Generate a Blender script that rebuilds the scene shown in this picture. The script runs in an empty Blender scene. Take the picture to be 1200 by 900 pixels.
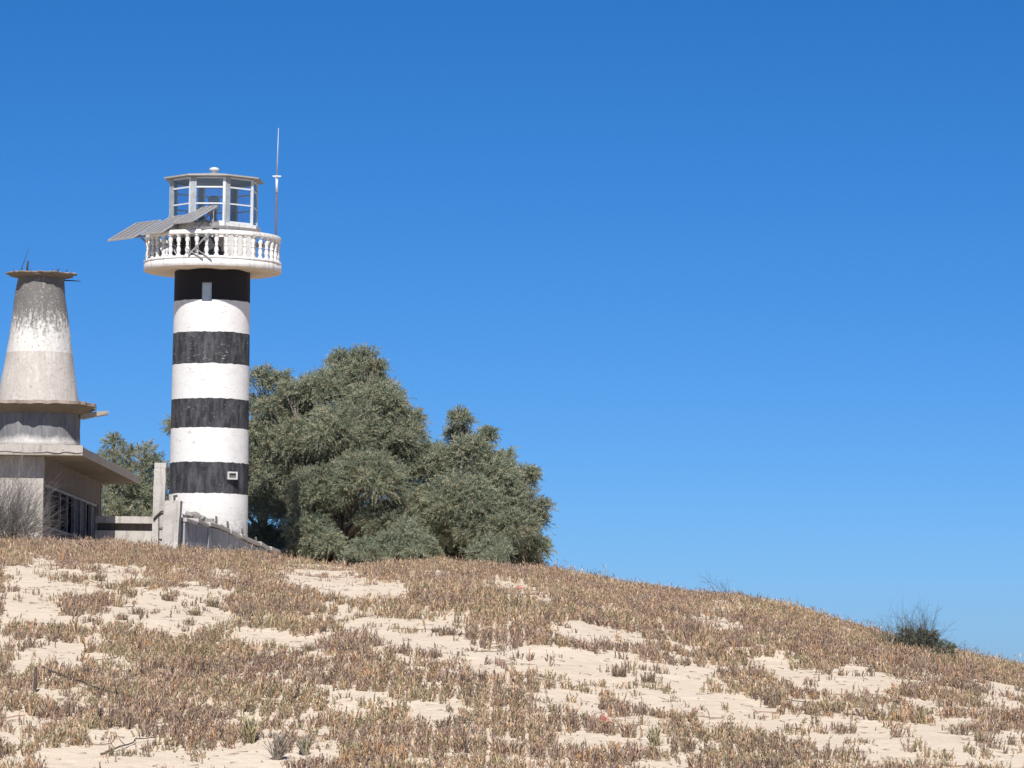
import bpy, bmesh, math, random
import numpy as np
from mathutils import Vector, Matrix

random.seed(7)
RNG = np.random.default_rng(11)
PI = math.pi
SC = bpy.context.scene
COL = SC.collection

# ---------------------------------------------------------------- camera
F = 4500.0                      # focal length in photo pixels (photo 1200 wide)
HORIZON = 785.0
PITCH = math.atan((HORIZON - 450.0) / F)
ROLL = math.radians(0.68)
EYE = Vector((0.0, 0.0, 1.7))
M = (Matrix.Rotation(PI / 2 + PITCH, 3, 'X') @ Matrix.Rotation(ROLL, 3, 'Z'))
MN = np.array([list(r) for r in M])
cam = bpy.data.cameras.new('camera')
cam.sensor_width = 36.0
cam.lens = 36.0 * F / 1200.0
cam.clip_start = 0.5
cam.clip_end = 9000.0
camo = bpy.data.objects.new('camera', cam)
camo.matrix_world = Matrix.Translation(EYE) @ M.to_4x4()
COL.objects.link(camo)
SC.camera = camo


def P(px, py, Y):
    """the place at distance Y that the photo shows at pixel (px, py)"""
    d = M @ Vector(((px - 600.0) / F, (450.0 - py) / F, -1.0))
    return EYE + d * (Y / d.y)


def proj(x, y, z):
    v = np.stack([x, y, z - EYE.z], -1) @ MN
    return 600 + F * v[..., 0] / -v[..., 2], 450 - F * v[..., 1] / -v[..., 2]


# ---------------------------------------------------------------- noise
def hash2(i, j, s):
    n = (i.astype(np.int64) * 374761393 + j.astype(np.int64) * 668265263 + s * 1442695041) & 0x7fffffff
    n = ((n ^ (n >> 13)) * 1274126177) & 0x7fffffff
    n = n ^ (n >> 16)
    return (n & 0xffff) / 65535.0


def vnoise(x, y, s=0):
    i, j = np.floor(x), np.floor(y)
    u, v = x - i, y - j
    u, v = u * u * (3 - 2 * u), v * v * (3 - 2 * v)
    a, b = hash2(i, j, s), hash2(i + 1, j, s)
    c, d = hash2(i, j + 1, s), hash2(i + 1, j + 1, s)
    return (a * (1 - u) + b * u) * (1 - v) + (c * (1 - u) + d * u) * v


def fbm(x, y, s=0, o=3):
    t, a, n = 0, 1.0, 0
    for k in range(o):
        t = t + a * vnoise(x * 2 ** k + 13.7 * k, y * 2 ** k + 7.1 * k, s + k)
        n += a
        a *= 0.5
    return t / n


def sstep(a, b, x):
    t = np.clip((x - a) / (b - a), 0, 1)
    return t * t * (3 - 2 * t)


# ---------------------------------------------------------------- object helpers
def tag(o, label=None, cat=None, group=None, kind=None):
    if label: o['label'] = label
    if cat: o['category'] = cat
    if group: o['group'] = group
    if kind or cat: o['kind'] = kind or 'thing'
    return o


def thing(name, label, cat, loc=(0, 0, 0), group=None):
    o = bpy.data.objects.new(name, None)
    o.empty_display_size = 0.3
    COL.objects.link(o)
    o.location = loc
    return tag(o, label, cat, group)


def link_mesh(name, me, mat, parent=None):
    if mat is not None:
        for m in (mat if isinstance(mat, (list, tuple)) else [mat]):
            me.materials.append(m)
    o = bpy.data.objects.new(name, me)
    COL.objects.link(o)
    if parent is not None:
        o.parent = parent
        o.matrix_parent_inverse = Matrix.Identity(4)
        # meshes are modelled in world space: bring them into the parent's frame
        root = parent
        off = Vector((0, 0, 0))
        while root is not None:
            off += root.location
            root = root.parent
        me.transform(Matrix.Translation(-off))
    return o


class MB:
    def __init__(s):
        s.v, s.f, s.sm = [], [], []

    def add(s, vs, fs, smooth=False):
        n = len(s.v)
        s.v += [tuple(p) for p in vs]
        s.f += [tuple(i + n for i in f) for f in fs]
        s.sm += [smooth] * len(fs)

    def box(s, c, sx, sy, sz, rot=None, taper=1.0):
        vs = []
        for z in (-1, 1):
            k = taper if z > 0 else 1.0
            for x, y in ((-1, -1), (1, -1), (1, 1), (-1, 1)):
                p = Vector((x * sx * k / 2, y * sy * k / 2, z * sz / 2))
                if rot is not None: p = rot @ p
                vs.append(Vector(c) + p)
        s.add(vs, [(3, 2, 1, 0), (4, 5, 6, 7), (0, 1, 5, 4), (1, 2, 6, 5), (2, 3, 7, 6), (3, 0, 4, 7)])

    def bar(s, a, b, w, h=None, up=Vector((0, 0, 1))):
        a, b = Vector(a), Vector(b)
        h = h or w
        d = b - a
        L = d.length
        if L < 1e-6: return
        d.normalize()
        if abs(d.dot(up)) > 0.98: up = Vector((1, 0, 0))
        x = d.cross(up).normalized()
        z = x.cross(d)
        R = Matrix((x, d, z)).transposed()
        s.box((a + b) / 2, w, L, h, R)

    def tube(s, pts, rs, n=6, cap=True):
        pts = [Vector(p) for p in pts]
        if not isinstance(rs, (list, tuple)): rs = [rs] * len(pts)
        base = len(s.v)
        ref = Vector((0.13, 0.2, 1))
        for i, p in enumerate(pts):
            d = (pts[min(i + 1, len(pts) - 1)] - pts[max(i - 1, 0)]).normalized()
            r_ = ref if abs(d.dot(ref.normalized())) < 0.95 else Vector((1, 0.1, 0))
            x = d.cross(r_).normalized()
            y = d.cross(x)
            for k in range(n):
                a = 2 * PI * k / n
                s.v.append(tuple(p + (x * math.cos(a) + y * math.sin(a)) * rs[i]))
        for i in range(len(pts) - 1):
            for k in range(n):
                a, b = base + i * n + k, base + i * n + (k + 1) % n
                s.f.append((a, b, b + n, a + n))
                s.sm.append(n > 4)
        if cap:
            s.f.append(tuple(base + k for k in range(n)))
            s.f.append(tuple(base + (len(pts) - 1) * n + k for k in reversed(range(n))))
            s.sm += [False, False]

    def lathe(s, c, prof, n=48, smooth=True, wob=None, a0=0.0):
        """prof: (r, z) from bottom to top, outside seen from outside; closed at r=0 ends"""
        c = Vector(c)
        base = len(s.v)
        for i, (r, z) in enumerate(prof):
            for k in range(n):
                a = a0 + 2 * PI * k / n
                rr, zz = (r, z) if wob is None else wob(r, z, a, i)
                s.v.append((c.x + rr * math.cos(a), c.y + rr * math.sin(a), c.z + zz))
        for i in range(len(prof) - 1):
            for k in range(n):
                a, b = base + i * n + k, base + i * n + (k + 1) % n
                s.f.append((a, b, b + n, a + n))
                s.sm.append(smooth)
        s.f.append(tuple(base + k for k in reversed(range(n))))
        s.f.append(tuple(base + (len(prof) - 1) * n + k for k in range(n)))
        s.sm += [False, False]

    def build(s, name, mat, parent=None, bevel=0.0, recalc=True):
        me = bpy.data.meshes.new(name)
        me.from_pydata(s.v, [], s.f)
        me.polygons.foreach_set('use_smooth', s.sm)
        if recalc:
            bm = bmesh.new(); bm.from_mesh(me)
            bmesh.ops.recalc_face_normals(bm, faces=bm.faces)
            if bevel:
                es = [e for e in bm.edges if len(e.link_faces) == 2 and e.calc_face_angle(0) > 0.6]
                bmesh.ops.bevel(bm, geom=es, offset=bevel, segments=2, affect='EDGES', profile=0.6)
            bm.to_mesh(me); bm.free()
        me.update()
        return link_mesh(name, me, mat, parent)


def tri_mesh(name, verts, tris, mat, parent=None, col=None, attr='Col'):
    """large triangle mesh straight from arrays"""
    me = bpy.data.meshes.new(name)
    nv, nt = len(verts), len(tris)
    me.vertices.add(nv); me.loops.add(nt * 3); me.polygons.add(nt)
    me.vertices.foreach_set('co', np.ascontiguousarray(verts, np.float32).ravel())
    me.loops.foreach_set('vertex_index', np.ascontiguousarray(tris, np.int32).ravel())
    me.polygons.foreach_set('loop_start', np.arange(0, nt * 3, 3, dtype=np.int32))
    me.polygons.foreach_set('loop_total', np.full(nt, 3, np.int32))
    me.update(calc_edges=True)
    if col is not None:
        ca = me.color_attributes.new(attr, 'FLOAT_COLOR', 'POINT')
        c4 = np.ones((nv, 4), np.float32); c4[:, :3] = col
        ca.data.foreach_set('color', c4.ravel())
    return link_mesh(name, me, mat, parent)


# ---------------------------------------------------------------- materials
class NT:
    def __init__(s, name, rough=0.9, spec=0.3):
        s.m = bpy.data.materials.new(name); s.m.use_nodes = True
        s.t = s.m.node_tree; s.b = s.t.nodes['Principled BSDF']
        s.b.inputs['Roughness'].default_value = rough
        s.b.inputs['Specular IOR Level'].default_value = spec
        s.tc = s.n('ShaderNodeTexCoord')

    def n(s, typ, **kw):
        nd = s.t.nodes.new(typ)
        for k, v in kw.items():
            if hasattr(nd, k): setattr(nd, k, v)
        return nd

    def set(s, sock, v):
        if hasattr(v, 'is_output') or isinstance(v, bpy.types.NodeSocket): s.t.links.new(v, sock)
        else:
            if isinstance(v, (tuple, list)) and len(v) == 3 and len(sock.default_value) == 4: v = (*v, 1)
            sock.default_value = v

    def pos(s, sx=1, sy=1, sz=1, off=(0, 0, 0)):
        mp = s.n('ShaderNodeMapping')
        mp.inputs['Scale'].default_value = (sx, sy, sz); mp.inputs['Location'].default_value = off
        s.t.links.new(s.tc.outputs['Object'], mp.inputs['Vector'])
        return mp.outputs[0]

    def noise(s, vec, scale=1.0, det=4, rough=0.6, dist=0.0):
        nd = s.n('ShaderNodeTexNoise')
        s.set(nd.inputs['Vector'], vec)
        nd.inputs['Scale'].default_value = scale; nd.inputs['Detail'].default_value = det
        nd.inputs['Roughness'].default_value = rough; nd.inputs['Distortion'].default_value = dist
        return nd.outputs['Fac']

    def vor(s, vec, scale=1.0, feature='F1'):
        nd = s.n('ShaderNodeTexVoronoi', feature=feature)
        s.set(nd.inputs['Vector'], vec); nd.inputs['Scale'].default_value = scale
        return nd.outputs['Distance']

    def math(s, op, a, b=None, c=None):
        nd = s.n('ShaderNodeMath', operation=op)
        s.set(nd.inputs[0], a)
        if b is not None: s.set(nd.inputs[1], b)
        if c is not None: s.set(nd.inputs[2], c)
        return nd.outputs[0]

    def ramp(s, x, lo, hi, a=0.0, b=1.0):
        nd = s.n('ShaderNodeMapRange', clamp=True)
        s.set(nd.inputs[0], x)
        for i, v in zip((1, 2, 3, 4), (lo, hi, a, b)): nd.inputs[i].default_value = v
        return nd.outputs[0]

    def mix(s, f, a, b, blend='MIX'):
        nd = s.n('ShaderNodeMix', data_type='RGBA', blend_type=blend)
        s.set(nd.inputs[0], f); s.set(nd.inputs[6], a); s.set(nd.inputs[7], b)
        return nd.outputs[2]

    def z(s):
        nd = s.n('ShaderNodeSeparateXYZ')
        s.t.links.new(s.tc.outputs['Object'], nd.inputs[0])
        return nd.outputs[2]

    def bump(s, h, strength=0.4, dist=0.02):
        nd = s.n('ShaderNodeBump'); nd.inputs['Strength'].default_value = strength
        nd.inputs['Distance'].default_value = dist
        s.set(nd.inputs['Height'], h); s.t.links.new(nd.outputs[0], s.b.inputs['Normal'])

    def color(s, c):
        s.set(s.b.inputs['Base Color'], c); return s.m


def plain(name, c, rough=0.6, metal=0.0, var=0.15, scale=6.0, spec=0.4):
    t = NT(name, rough, spec); t.b.inputs['Metallic'].default_value = metal
    f = t.noise(t.pos(), scale, 5)
    d = tuple(x * (1 - var) for x in c); e = tuple(min(1, x * (1 + var)) for x in c)
    t.bump(f, 0.15, 0.01)
    return t.color(t.mix(t.ramp(f, 0.3, 0.7), d, e))


def weathered(name, base, dark, light, amount=0.5, streak=True, rough=0.92, bump=0.5):
    """old concrete or limewash: blotches, rain streaks, chips"""
    t = NT(name, rough, 0.2)
    big = t.noise(t.pos(), 1.6, 6, 0.65)
    fine = t.noise(t.pos(off=(5, 3, 1)), 14, 6, 0.7)
    c = t.mix(t.ramp(big, 0.35, 0.68), base, light)
    if streak:
        st = t.noise(t.pos(7, 7, 0.7), 1.0, 5, 0.65)
        c = t.mix(t.math('MULTIPLY', t.ramp(st, 0.52, 0.68), amount), c, dark)
    c = t.mix(t.math('MULTIPLY', t.ramp(fine, 0.56, 0.7), amount), c, dark)
    t.bump(t.math('ADD', fine, t.math('MULTIPLY', big, 2.0)), bump, 0.03)
    return t.color(c)


def attr_mat(name, rough=0.75, transl=0.25, spec=0.25):
    t = NT(name, rough, spec)
    a = t.n('ShaderNodeVertexColor'); a.layer_name = 'Col'
    t.set(t.b.inputs['Base Color'], a.outputs[0])
    tr = t.n('ShaderNodeBsdfTranslucent'); t.set(tr.inputs[0], a.outputs[0])
    mx = t.n('ShaderNodeMixShader'); mx.inputs[0].default_value = transl
    t.t.links.new(t.b.outputs[0], mx.inputs[1]); t.t.links.new(tr.outputs[0], mx.inputs[2])
    t.t.links.new(mx.outputs[0], t.t.nodes['Material Output'].inputs['Surface'])
    return t.m


# ---------------------------------------------------------------- light
SUN_ELEV = math.radians(45.5)
SUN_AZ = math.radians(2.2)          # heading of the light, from +Y towards +X
L = Vector((math.sin(SUN_AZ) * math.cos(SUN_ELEV), math.cos(SUN_AZ) * math.cos(SUN_ELEV), -math.sin(SUN_ELEV)))
sun = bpy.data.lights.new('sun', 'SUN'); sun.energy = 5.0; sun.angle = math.radians(0.53); sun.color = (1.0, 0.955, 0.89)
so = bpy.data.objects.new('sun', sun); so.rotation_euler = L.to_track_quat('-Z', 'Y').to_euler(); so.location = (0, -20, 60)
COL.objects.link(so)
w = bpy.data.worlds.new('World'); SC.world = w; w.use_nodes = True
nt = w.node_tree
sk = nt.nodes.new('ShaderNodeTexSky'); sk.sky_type = 'NISHITA'; sk.sun_disc = False
sk.sun_elevation = SUN_ELEV; sk.sun_rotation = math.radians(180) + SUN_AZ
sk.altitude = 0; sk.air_density = 0.5; sk.dust_density = 0.4; sk.ozone_density = 10.0
hs = nt.nodes.new('ShaderNodeHueSaturation'); hs.inputs['Saturation'].default_value = 1.16
nt.links.new(sk.outputs[0], hs.inputs['Color'])
nt.links.new(hs.outputs[0], nt.nodes['Background'].inputs[0])
nt.nodes['Background'].inputs[1].default_value = 0.0845
vs = SC.view_settings
vs.view_transform = 'Standard'; vs.look = 'None'; vs.exposure = 0.35; vs.gamma = 1.0

# ---------------------------------------------------------------- terrain
YF, YC = 52.0, 95.0
FOOT = 0.30
CREST = [(-300, 640), (-60, 640), (0, 641), (60, 642), (110, 642), (170, 646), (215, 652), (300, 656), (340, 662), (420, 668), (520, 663),
         (560, 666), (600, 671), (650, 672), (700, 684), (800, 697), (860, 703), (900, 713), (960, 732), (1000, 744), (1040, 756),
         (1100, 771), (1150, 782), (1200, 790), (1290, 797), (1500, 803)]
cx = np.array([P(a, b, YC).x for a, b in CREST]); cz = np.array([P(a, b, YC).z for a, b in CREST])


def height(x, y):
    x = np.asarray(x, float); y = np.asarray(y, float)
    zc = np.interp(x, cx, cz)
    zc = zc * (1 - sstep(25, 70, np.abs(x))) + 0.6 * sstep(25, 70, np.abs(x))
    mc = (zc - EYE.z) / YC
    t = np.clip((y - YF) / (YC - YF), 0, 1)
    H = YC - YF
    m0 = 1.25 * (zc - FOOT)
    m1 = mc * H
    h = (2 * t**3 - 3 * t**2 + 1) * FOOT + (t**3 - 2 * t**2 + t) * m0 + (-2 * t**3 + 3 * t**2) * zc + (t**3 - t**2) * m1
    near = FOOT * sstep(8, YF, y)
    d = np.clip(y - YC, 0, None)
    rt = sstep(0.5, 9, x)
    back = zc + 0.86 * mc * np.minimum(d, 42) * (1 - rt)
    fall = np.where(rt > 0, 0, 0) + (1 - rt) * sstep(60, 190, d) + rt * sstep(4, 60, d)
    back = back * (1 - fall)
    z = np.where(y < YF, near, np.where(y <= YC, h, back))
    amp = sstep(25, 55, y) * (1 - sstep(130, 250, y)) * (1 - sstep(40, 90, np.abs(x)))
    z = z + amp * (0.22 * (fbm(x / 4.2, y / 5.5, 3) - 0.5) + 0.10 * (fbm(x / 1.1, y / 1.5, 9) - 0.5) + 0.05 * (fbm(x / 0.4, y / 0.5, 14, 2) - 0.5))
    z = z + 0.35 * (1 - amp) * (fbm(x / 30, y / 30, 5) - 0.5) * sstep(5, 40, np.hypot(x, y))
    return z


def hz(x, y):
    return float(height(np.array([x]), np.array([y]))[0])


xs = np.concatenate([-np.geomspace(4000, 19, 40), np.arange(-18, 18.01, 0.13), np.geomspace(19, 4000, 40)])
ys = np.concatenate([-np.geomspace(3000, 5, 20), np.arange(0, 49, 1.0), np.arange(49, 106, 0.14), np.arange(106.5, 160, 0.8), np.geomspace(161, 6000, 40)])
GX, GY = np.meshgrid(xs, ys)
GZ = height(GX, GY)
nx, ny = len(xs), len(ys)
idx = np.arange(nx * ny).reshape(ny, nx)
q = np.stack([idx[:-1, :-1], idx[:-1, 1:], idx[1:, 1:], idx[1:, :-1]], -1).reshape(-1, 4)
tris = np.concatenate([q[:, [0, 1, 2]], q[:, [0, 2, 3]]])

t = NT('pale_sand', 0.97, 0.1)
n1 = t.noise(t.pos(), 0.35, 5, 0.6)
n2 = t.noise(t.pos(off=(3, 8, 0)), 3.0, 6, 0.7)
n3 = t.noise(t.pos(off=(9, 1, 0)), 22, 4, 0.7)
c = t.mix(t.ramp(n1, 0.3, 0.7), (0.605, 0.505, 0.39), (0.66, 0.565, 0.45))
c = t.mix(t.math('MULTIPLY', t.ramp(n2, 0.5, 0.75), 0.5), c, (0.53, 0.445, 0.35))
lit = t.ramp(t.noise(t.pos(1, 0.6, 1, (4, 4, 0)), 17, 3, 0.8), 0.66, 0.72)
c = t.mix(t.math('MULTIPLY', lit, t.ramp(n1, 0.4, 0.6, 0.1, 0.6)), c, (0.30, 0.235, 0.18))
foot_ = t.ramp(t.vor(t.pos(1, .8, 1, (2, 5, 0)), 2.6), 0.10, 0.30)
peb = t.ramp(t.vor(t.pos(off=(7, 7, 0)), 9.0), 0.045, 0.07, 1.0, 0.0)
c = t.mix(t.math('MULTIPLY', peb, t.ramp(n2, .45, .6)), c, (.27, .225, .18))
hgt = t.math('ADD', t.math('MULTIPLY', n2, 1.3), t.math('MULTIPLY', n3, 0.4))
t.bump(t.math('ADD', hgt, t.math('MULTIPLY', foot_, .3)), 0.8, 0.075)
SAND = t.color(c)
dune = tri_mesh('dune_ground', np.stack([GX, GY, GZ], -1).reshape(-1, 3), tris, SAND)
dune.data.polygons.foreach_set('use_smooth', np.ones(len(dune.data.polygons), bool))
tag(dune, 'pale sandy dune rising to a crest', kind='structure')

# ---------------------------------------------------------------- where the plants grow (read off the photo, laid on the terrain)
BARE = [
    [(535, 736), (600, 760), (660, 758), (704, 770), (708, 804), (660, 800), (600, 800), (548, 786)],
    [(690, 766), (760, 772), (840, 796), (880, 824), (940, 842), (1010, 838), (1060, 846), (1200, 862), (1210, 904), (1080, 902), (980, 882), (900, 862), (820, 844), (740, 826), (698, 806)],
    [(380, 706), (430, 714), (470, 728), (548, 736), (552, 760), (500, 768), (450, 748), (400, 730)],
    [(880, 770), (930, 782), (985, 800), (975, 812), (920, 800), (876, 784)],
    [(0, 662), (55, 655), (75, 664), (105, 672), (160, 662), (178, 664), (170, 676), (150, 680), (118, 688), (70, 700), (66, 716), (100, 720), (112, 738), (60, 728), (0, 728)],
    [(110, 720), (150, 704), (165, 688), (190, 684), (235, 688), (268, 694), (276, 712), (268, 730), (240, 738), (205, 742), (180, 732), (140, 742), (112, 740)],
    [(60, 756), (95, 758), (100, 776), (80, 790), (40, 786), (10, 782), (14, 770)],
    [(276, 736), (320, 742), (360, 748), (382, 764), (370, 772), (330, 766), (290, 758), (262, 746)],
    [(318, 664), (345, 660), (398, 664), (418, 664), (428, 676), (458, 680), (484, 690), (480, 702), (440, 706), (400, 698), (362, 690), (334, 680)],
    [(394, 708), (425, 712), (470, 726), (545, 732), (553, 752), (580, 764), (610, 770), (655, 764), (668, 772), (640, 780), (610, 790), (570, 782), (530, 778), (505, 768), (500, 752), (460, 742), (430, 734), (402, 724)],
    [(568, 672), (596, 678), (645, 696), (640, 704), (612, 702), (590, 690)],
    [(640, 730), (690, 734), (745, 746), (760, 756), (730, 758), (690, 750), (652, 742)],
    [(692, 772), (735, 768), (770, 776), (800, 786), (830, 790), (846, 808), (870, 818), (900, 838), (960, 846), (1010, 838), (1060, 848), (1120, 862), (1200, 866), (1210, 896), (1120, 892), (1060, 878), (1000, 868), (930, 852), (870, 842), (820, 834), (770, 826), (730, 812), (704, 798)],
    [(800, 710), (830, 716), (870, 730), (880, 742), (850, 744), (820, 732)],
    [(960, 790), (995, 778), (1040, 790), (1066, 800), (1050, 810), (1010, 808), (975, 806)],
    [(610, 814), (650, 812), (672, 828), (650, 838), (620, 832)],
    [(640, 856), (690, 858), (740, 864), (776, 864), (780, 878), (740, 876), (700, 870), (660, 866)],
    [(50, 884), (110, 872), (170, 868), (215, 884), (280, 872), (310, 862), (330, 880), (340, 910), (40, 910)],
    [(335, 852), (380, 862), (400, 880), (390, 892), (352, 880)],
    [(480, 820), (520, 826), (540, 838), (510, 846), (478, 836)],
    [(392, 814), (430, 818), (452, 836), (420, 842), (396, 832)],
    [(740, 892), (800, 884), (815, 900), (760, 908)],
    [(0, 842), (24, 836), (50, 846), (40, 862), (0, 860)],
    [(1150, 808), (1200, 806), (1200, 830), (1160, 832)],
]
SPARSE = [
    [(100, 660), (280, 664), (285, 742), (100, 745)],
    [(270, 730), (400, 745), (395, 785), (260, 770)],
    [(0, 745), (120, 750), (125, 800), (0, 800)],
    [(390, 705), (560, 730), (600, 780), (470, 790), (380, 750)],
    [(380, 800), (560, 810), (560, 860), (380, 850)],
    [(600, 800), (800, 830), (830, 900), (600, 900)],
    [(940, 770), (1200, 795), (1210, 885), (900, 850)],
    [(640, 720), (780, 740), (900, 800), (680, 800)],
    [(800, 700), (900, 720), (980, 790), (860, 790)],
    [(0, 800), (110, 820), (110, 900), (0, 900)],
    [(40, 850), (420, 840), (420, 910), (40, 910)],
]


def in_poly(px, py, poly):
    r = np.zeros(px.shape, bool)
    n = len(poly)
    for i in range(n):
        x1, y1 = poly[i]; x2, y2 = poly[(i + 1) % n]
        if y1 == y2: continue
        cnd = (y1 > py) != (y2 > py)
        r ^= cnd & (px < (x2 - x1) * (py - y1) / (y2 - y1) + x1)
    return r


def growth(x, y, z):
    """how thickly plants grow at a place, 0..1"""
    px, py = proj(x, y, z)
    px = px + 26 * (fbm(x / 0.8, y / 1.1, 21) - 0.5) + 16 * (fbm(x / 0.22, y / 0.3, 22) - 0.5)
    py = py + 20 * (fbm(x / 0.9, y / 1.2, 23) - 0.5) + 10 * (fbm(x / 0.22, y / 0.3, 24) - 0.5)
    bare = np.zeros(x.shape, bool); sp = np.zeros(x.shape, bool)
    for p in BARE: bare |= in_poly(px, py, p) | in_poly(px, py - 5, p)
    for p in SPARSE: sp |= in_poly(px, py, p)
    out = (px < -8) | (px > 1208) | (py > 906)
    wild = fbm(x / 3.0, y / 4.5, 31) + 0.35 * (fbm(x / 0.5, y / 0.6, 33) - 0.5)
    bare |= out & (wild < 0.44)
    tuft = fbm(x / 0.42, y / 0.5, 41, 3)
    g = np.where(sp, 1.0 * sstep(0.43, 0.53, tuft), 0.14 + 0.86 * sstep(0.37, 0.47, tuft))
    g = np.where(bare, 0.6 * sstep(0.665, 0.71, tuft), g)
    return g, bare, sp


STEP = 0.058
gx, gy = np.meshgrid(np.arange(-18.5, 18.5, STEP), np.arange(50, 104, STEP * 1.12))
gx = (gx + RNG.uniform(-.5, .5, gx.shape) * STEP).ravel(); gy = (gy + RNG.uniform(-.5, .5, gy.shape) * STEP).ravel()
k = np.abs(gx) < 0.133 * gy + 4.2
gx, gy = gx[k], gy[k]
gz = height(gx, gy)
g, bare, sp = growth(gx, gy, gz)
k = RNG.uniform(size=g.shape) < g * 0.92
gx, gy, gz, g = gx[k], gy[k], gz[k], g[k]
# nothing grows through the masonry
k = ~((gy > 99) & (gx < -8.5) & (gx > -18) & (gy > 104.2))
gx, gy, gz, g = gx[k], gy[k], gz[k], g[k]

PAL = np.array([[.40, .305, .205], [.345, .255, .175], [.275, .205, .165], [.315, .255, .205], [.265, .25, .15], [.43, .27, .14], [.46, .37, .25], [.18, .135, .11], [.34, .20, .135]]) * np.array([1.03, .965, .925])


def plant_colours(x, y):
    n = len(x)
    hue = .5 + .8 * (fbm(x / 1.6, y / 2.2, 51) - .5) + .5 * (fbm(x / .45, y / .5, 53, 2) - .5) + RNG.normal(0, 0.11, n)
    warm = fbm(x / 0.7, y / 0.9, 55) + RNG.normal(0, 0.06, n)
    pick = np.select([hue < .36, hue < .44, hue < .52, hue < .60, hue < .68], [2, 3, 1, 0, 6], 4)
    pick = np.where((hue > .84) & (pick == 4), 0, pick)
    pick = np.where((warm > .74) & (RNG.uniform(size=n) < .6), 5, np.where(warm < .24, 7, pick))
    pick = np.where(RNG.uniform(size=n) < .25, RNG.integers(0, 9, n), pick)
    return PAL[pick] * RNG.uniform(.56, 1.14, (n, 1))


TC = 0.27


def tufts(x, y):
    ci, cj = np.floor(x / TC), np.floor(y / TC)
    ux = (ci + .5 + .7 * (hash2(ci, cj, 71) - .5)) * TC; uy = (cj + .5 + .7 * (hash2(ci, cj, 72) - .5)) * TC
    return x - ux, y - uy, hash2(ci, cj, 73)


def stems(x, y, z, hmul, cols, nleaf=3, rich=True, spread=0.25, splay=None):
    """fleshy upright stems with short leaves, as one triangle soup"""
    n = len(x)
    h = hmul * RNG.uniform(.55, 1.15, n)
    w = RNG.uniform(.007, .015, n)
    th = RNG.uniform(0, 2 * PI, n); lean = np.abs(RNG.normal(0, spread, n)); la = RNG.uniform(0, 2 * PI, n)
    if splay is not None:
        la = np.arctan2(splay[1], splay[0]) + RNG.normal(0, .5, n); lean = np.clip(np.hypot(*splay) * 3.0 + RNG.normal(0, .15, n), 0, 1.1)
    dx, dy = np.sin(lean) * np.cos(la), np.sin(lean) * np.sin(la)
    B = np.stack([x, y, z - .01], -1)
    D = np.stack([dx, dy, np.cos(lean)], -1)
    V, T, C = [], [], []
    ang = th[:, None] + np.arange(3) * 2 * PI / 3
    ring = np.stack([np.cos(ang), np.sin(ang), np.zeros_like(ang)], -1)
    mid = B + D * (h * .6)[:, None]
    bend = np.stack([dx * .25 * h, dy * .25 * h, np.zeros(n)], -1)
    tip = B + D * h[:, None] + bend
    if rich:
        v = np.concatenate([B[:, None] + ring * (w * .6)[:, None, None], mid[:, None] + ring * w[:, None, None], tip[:, None]], 1)
        tr = []
        for i in range(3):
            j = (i + 1) % 3
            tr += [(i, j, 3 + j), (i, 3 + j, 3 + i), (3 + i, 3 + j, 6)]
    else:
        v = np.concatenate([B[:, None] + ring * w[:, None, None], tip[:, None]], 1)
        tr = [(0, 1, 3), (1, 2, 3), (2, 0, 3)]
    nv = v.shape[1]
    base = np.arange(n)[:, None, None] * nv
    V.append(v.reshape(-1, 3)); T.append((base + np.array(tr)[None]).reshape(-1, 3)); C.append(np.repeat(cols, nv, 0))
    off = n * nv
    for l in range(nleaf):
        f = RNG.uniform(.25, .95, n); a = RNG.uniform(0, 2 * PI, n)
        ll = RNG.uniform(.035, .075, n) * (hmul / .2); lw = RNG.uniform(.006, .011, n)
        o = B + D * (h * f)[:, None]
        dirn = np.stack([np.cos(a) * .62, np.sin(a) * .62, RNG.uniform(.35, 1.0, n)], -1)
        side = np.stack([-np.sin(a), np.cos(a), np.zeros(n)], -1) * lw[:, None]
        v = np.stack([o - side * .5, o + dirn * (ll * .5)[:, None] - side, o + dirn * (ll * .5)[:, None] + side, o + dirn * ll[:, None] + np.array([0, 0, .008])], 1)
        V.append(v.reshape(-1, 3))
        T.append((np.arange(n)[:, None, None] * 4 + np.array([(0, 1, 2), (1, 3, 2)])[None]).reshape(-1, 3) + off)
        cc = cols * RNG.uniform(.8, 1.3, (n, 1))
        C.append(np.repeat(cc, 4, 0)); off += n * 4
    return np.concatenate(V), np.concatenate(T), np.concatenate(C)


PLANT = attr_mat('dry_succulent', 0.75, 0.08, 0.25)
tx, ty, tv = tufts(gx, gy)
gx = gx - .35 * tx; gy = gy - .35 * ty
tallk = RNG.uniform(size=gx.shape) < .02
cols = plant_colours(gx, gy) * (.8 + .45 * tv)[:, None]
gz = height(gx, gy)
hm = (.09 + .20 * fbm(gx / 0.6, gy / 0.7, 61) ** 1.3) * (.6 + .4 * g) * np.clip(1.22 - 2.4 * np.hypot(tx, ty), .5, 1.3) * (.75 + .5 * tv) * np.where(tallk, 1.7, 1.0)
fr = gy < 80
A = stems(gx[fr], gy[fr], gz[fr], hm[fr], cols[fr], 4, True, .33, (tx[fr], ty[fr]))
Bk = stems(gx[~fr], gy[~fr], gz[~fr], hm[~fr] * 1.02, cols[~fr], 3, False, .24, (tx[~fr], ty[~fr]))
# the low mat between the stems
sel = RNG.uniform(size=gx.shape) < .55
mx_, my_ = gx[sel] + RNG.normal(0, .035, sel.sum()), gy[sel] + RNG.normal(0, .04, sel.sum())
Mt = stems(mx_, my_, height(mx_, my_), np.full(mx_.shape, .075), cols[sel] * RNG.uniform(.6, 1.1, (sel.sum(), 1)), 3, False, .75)
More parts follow.
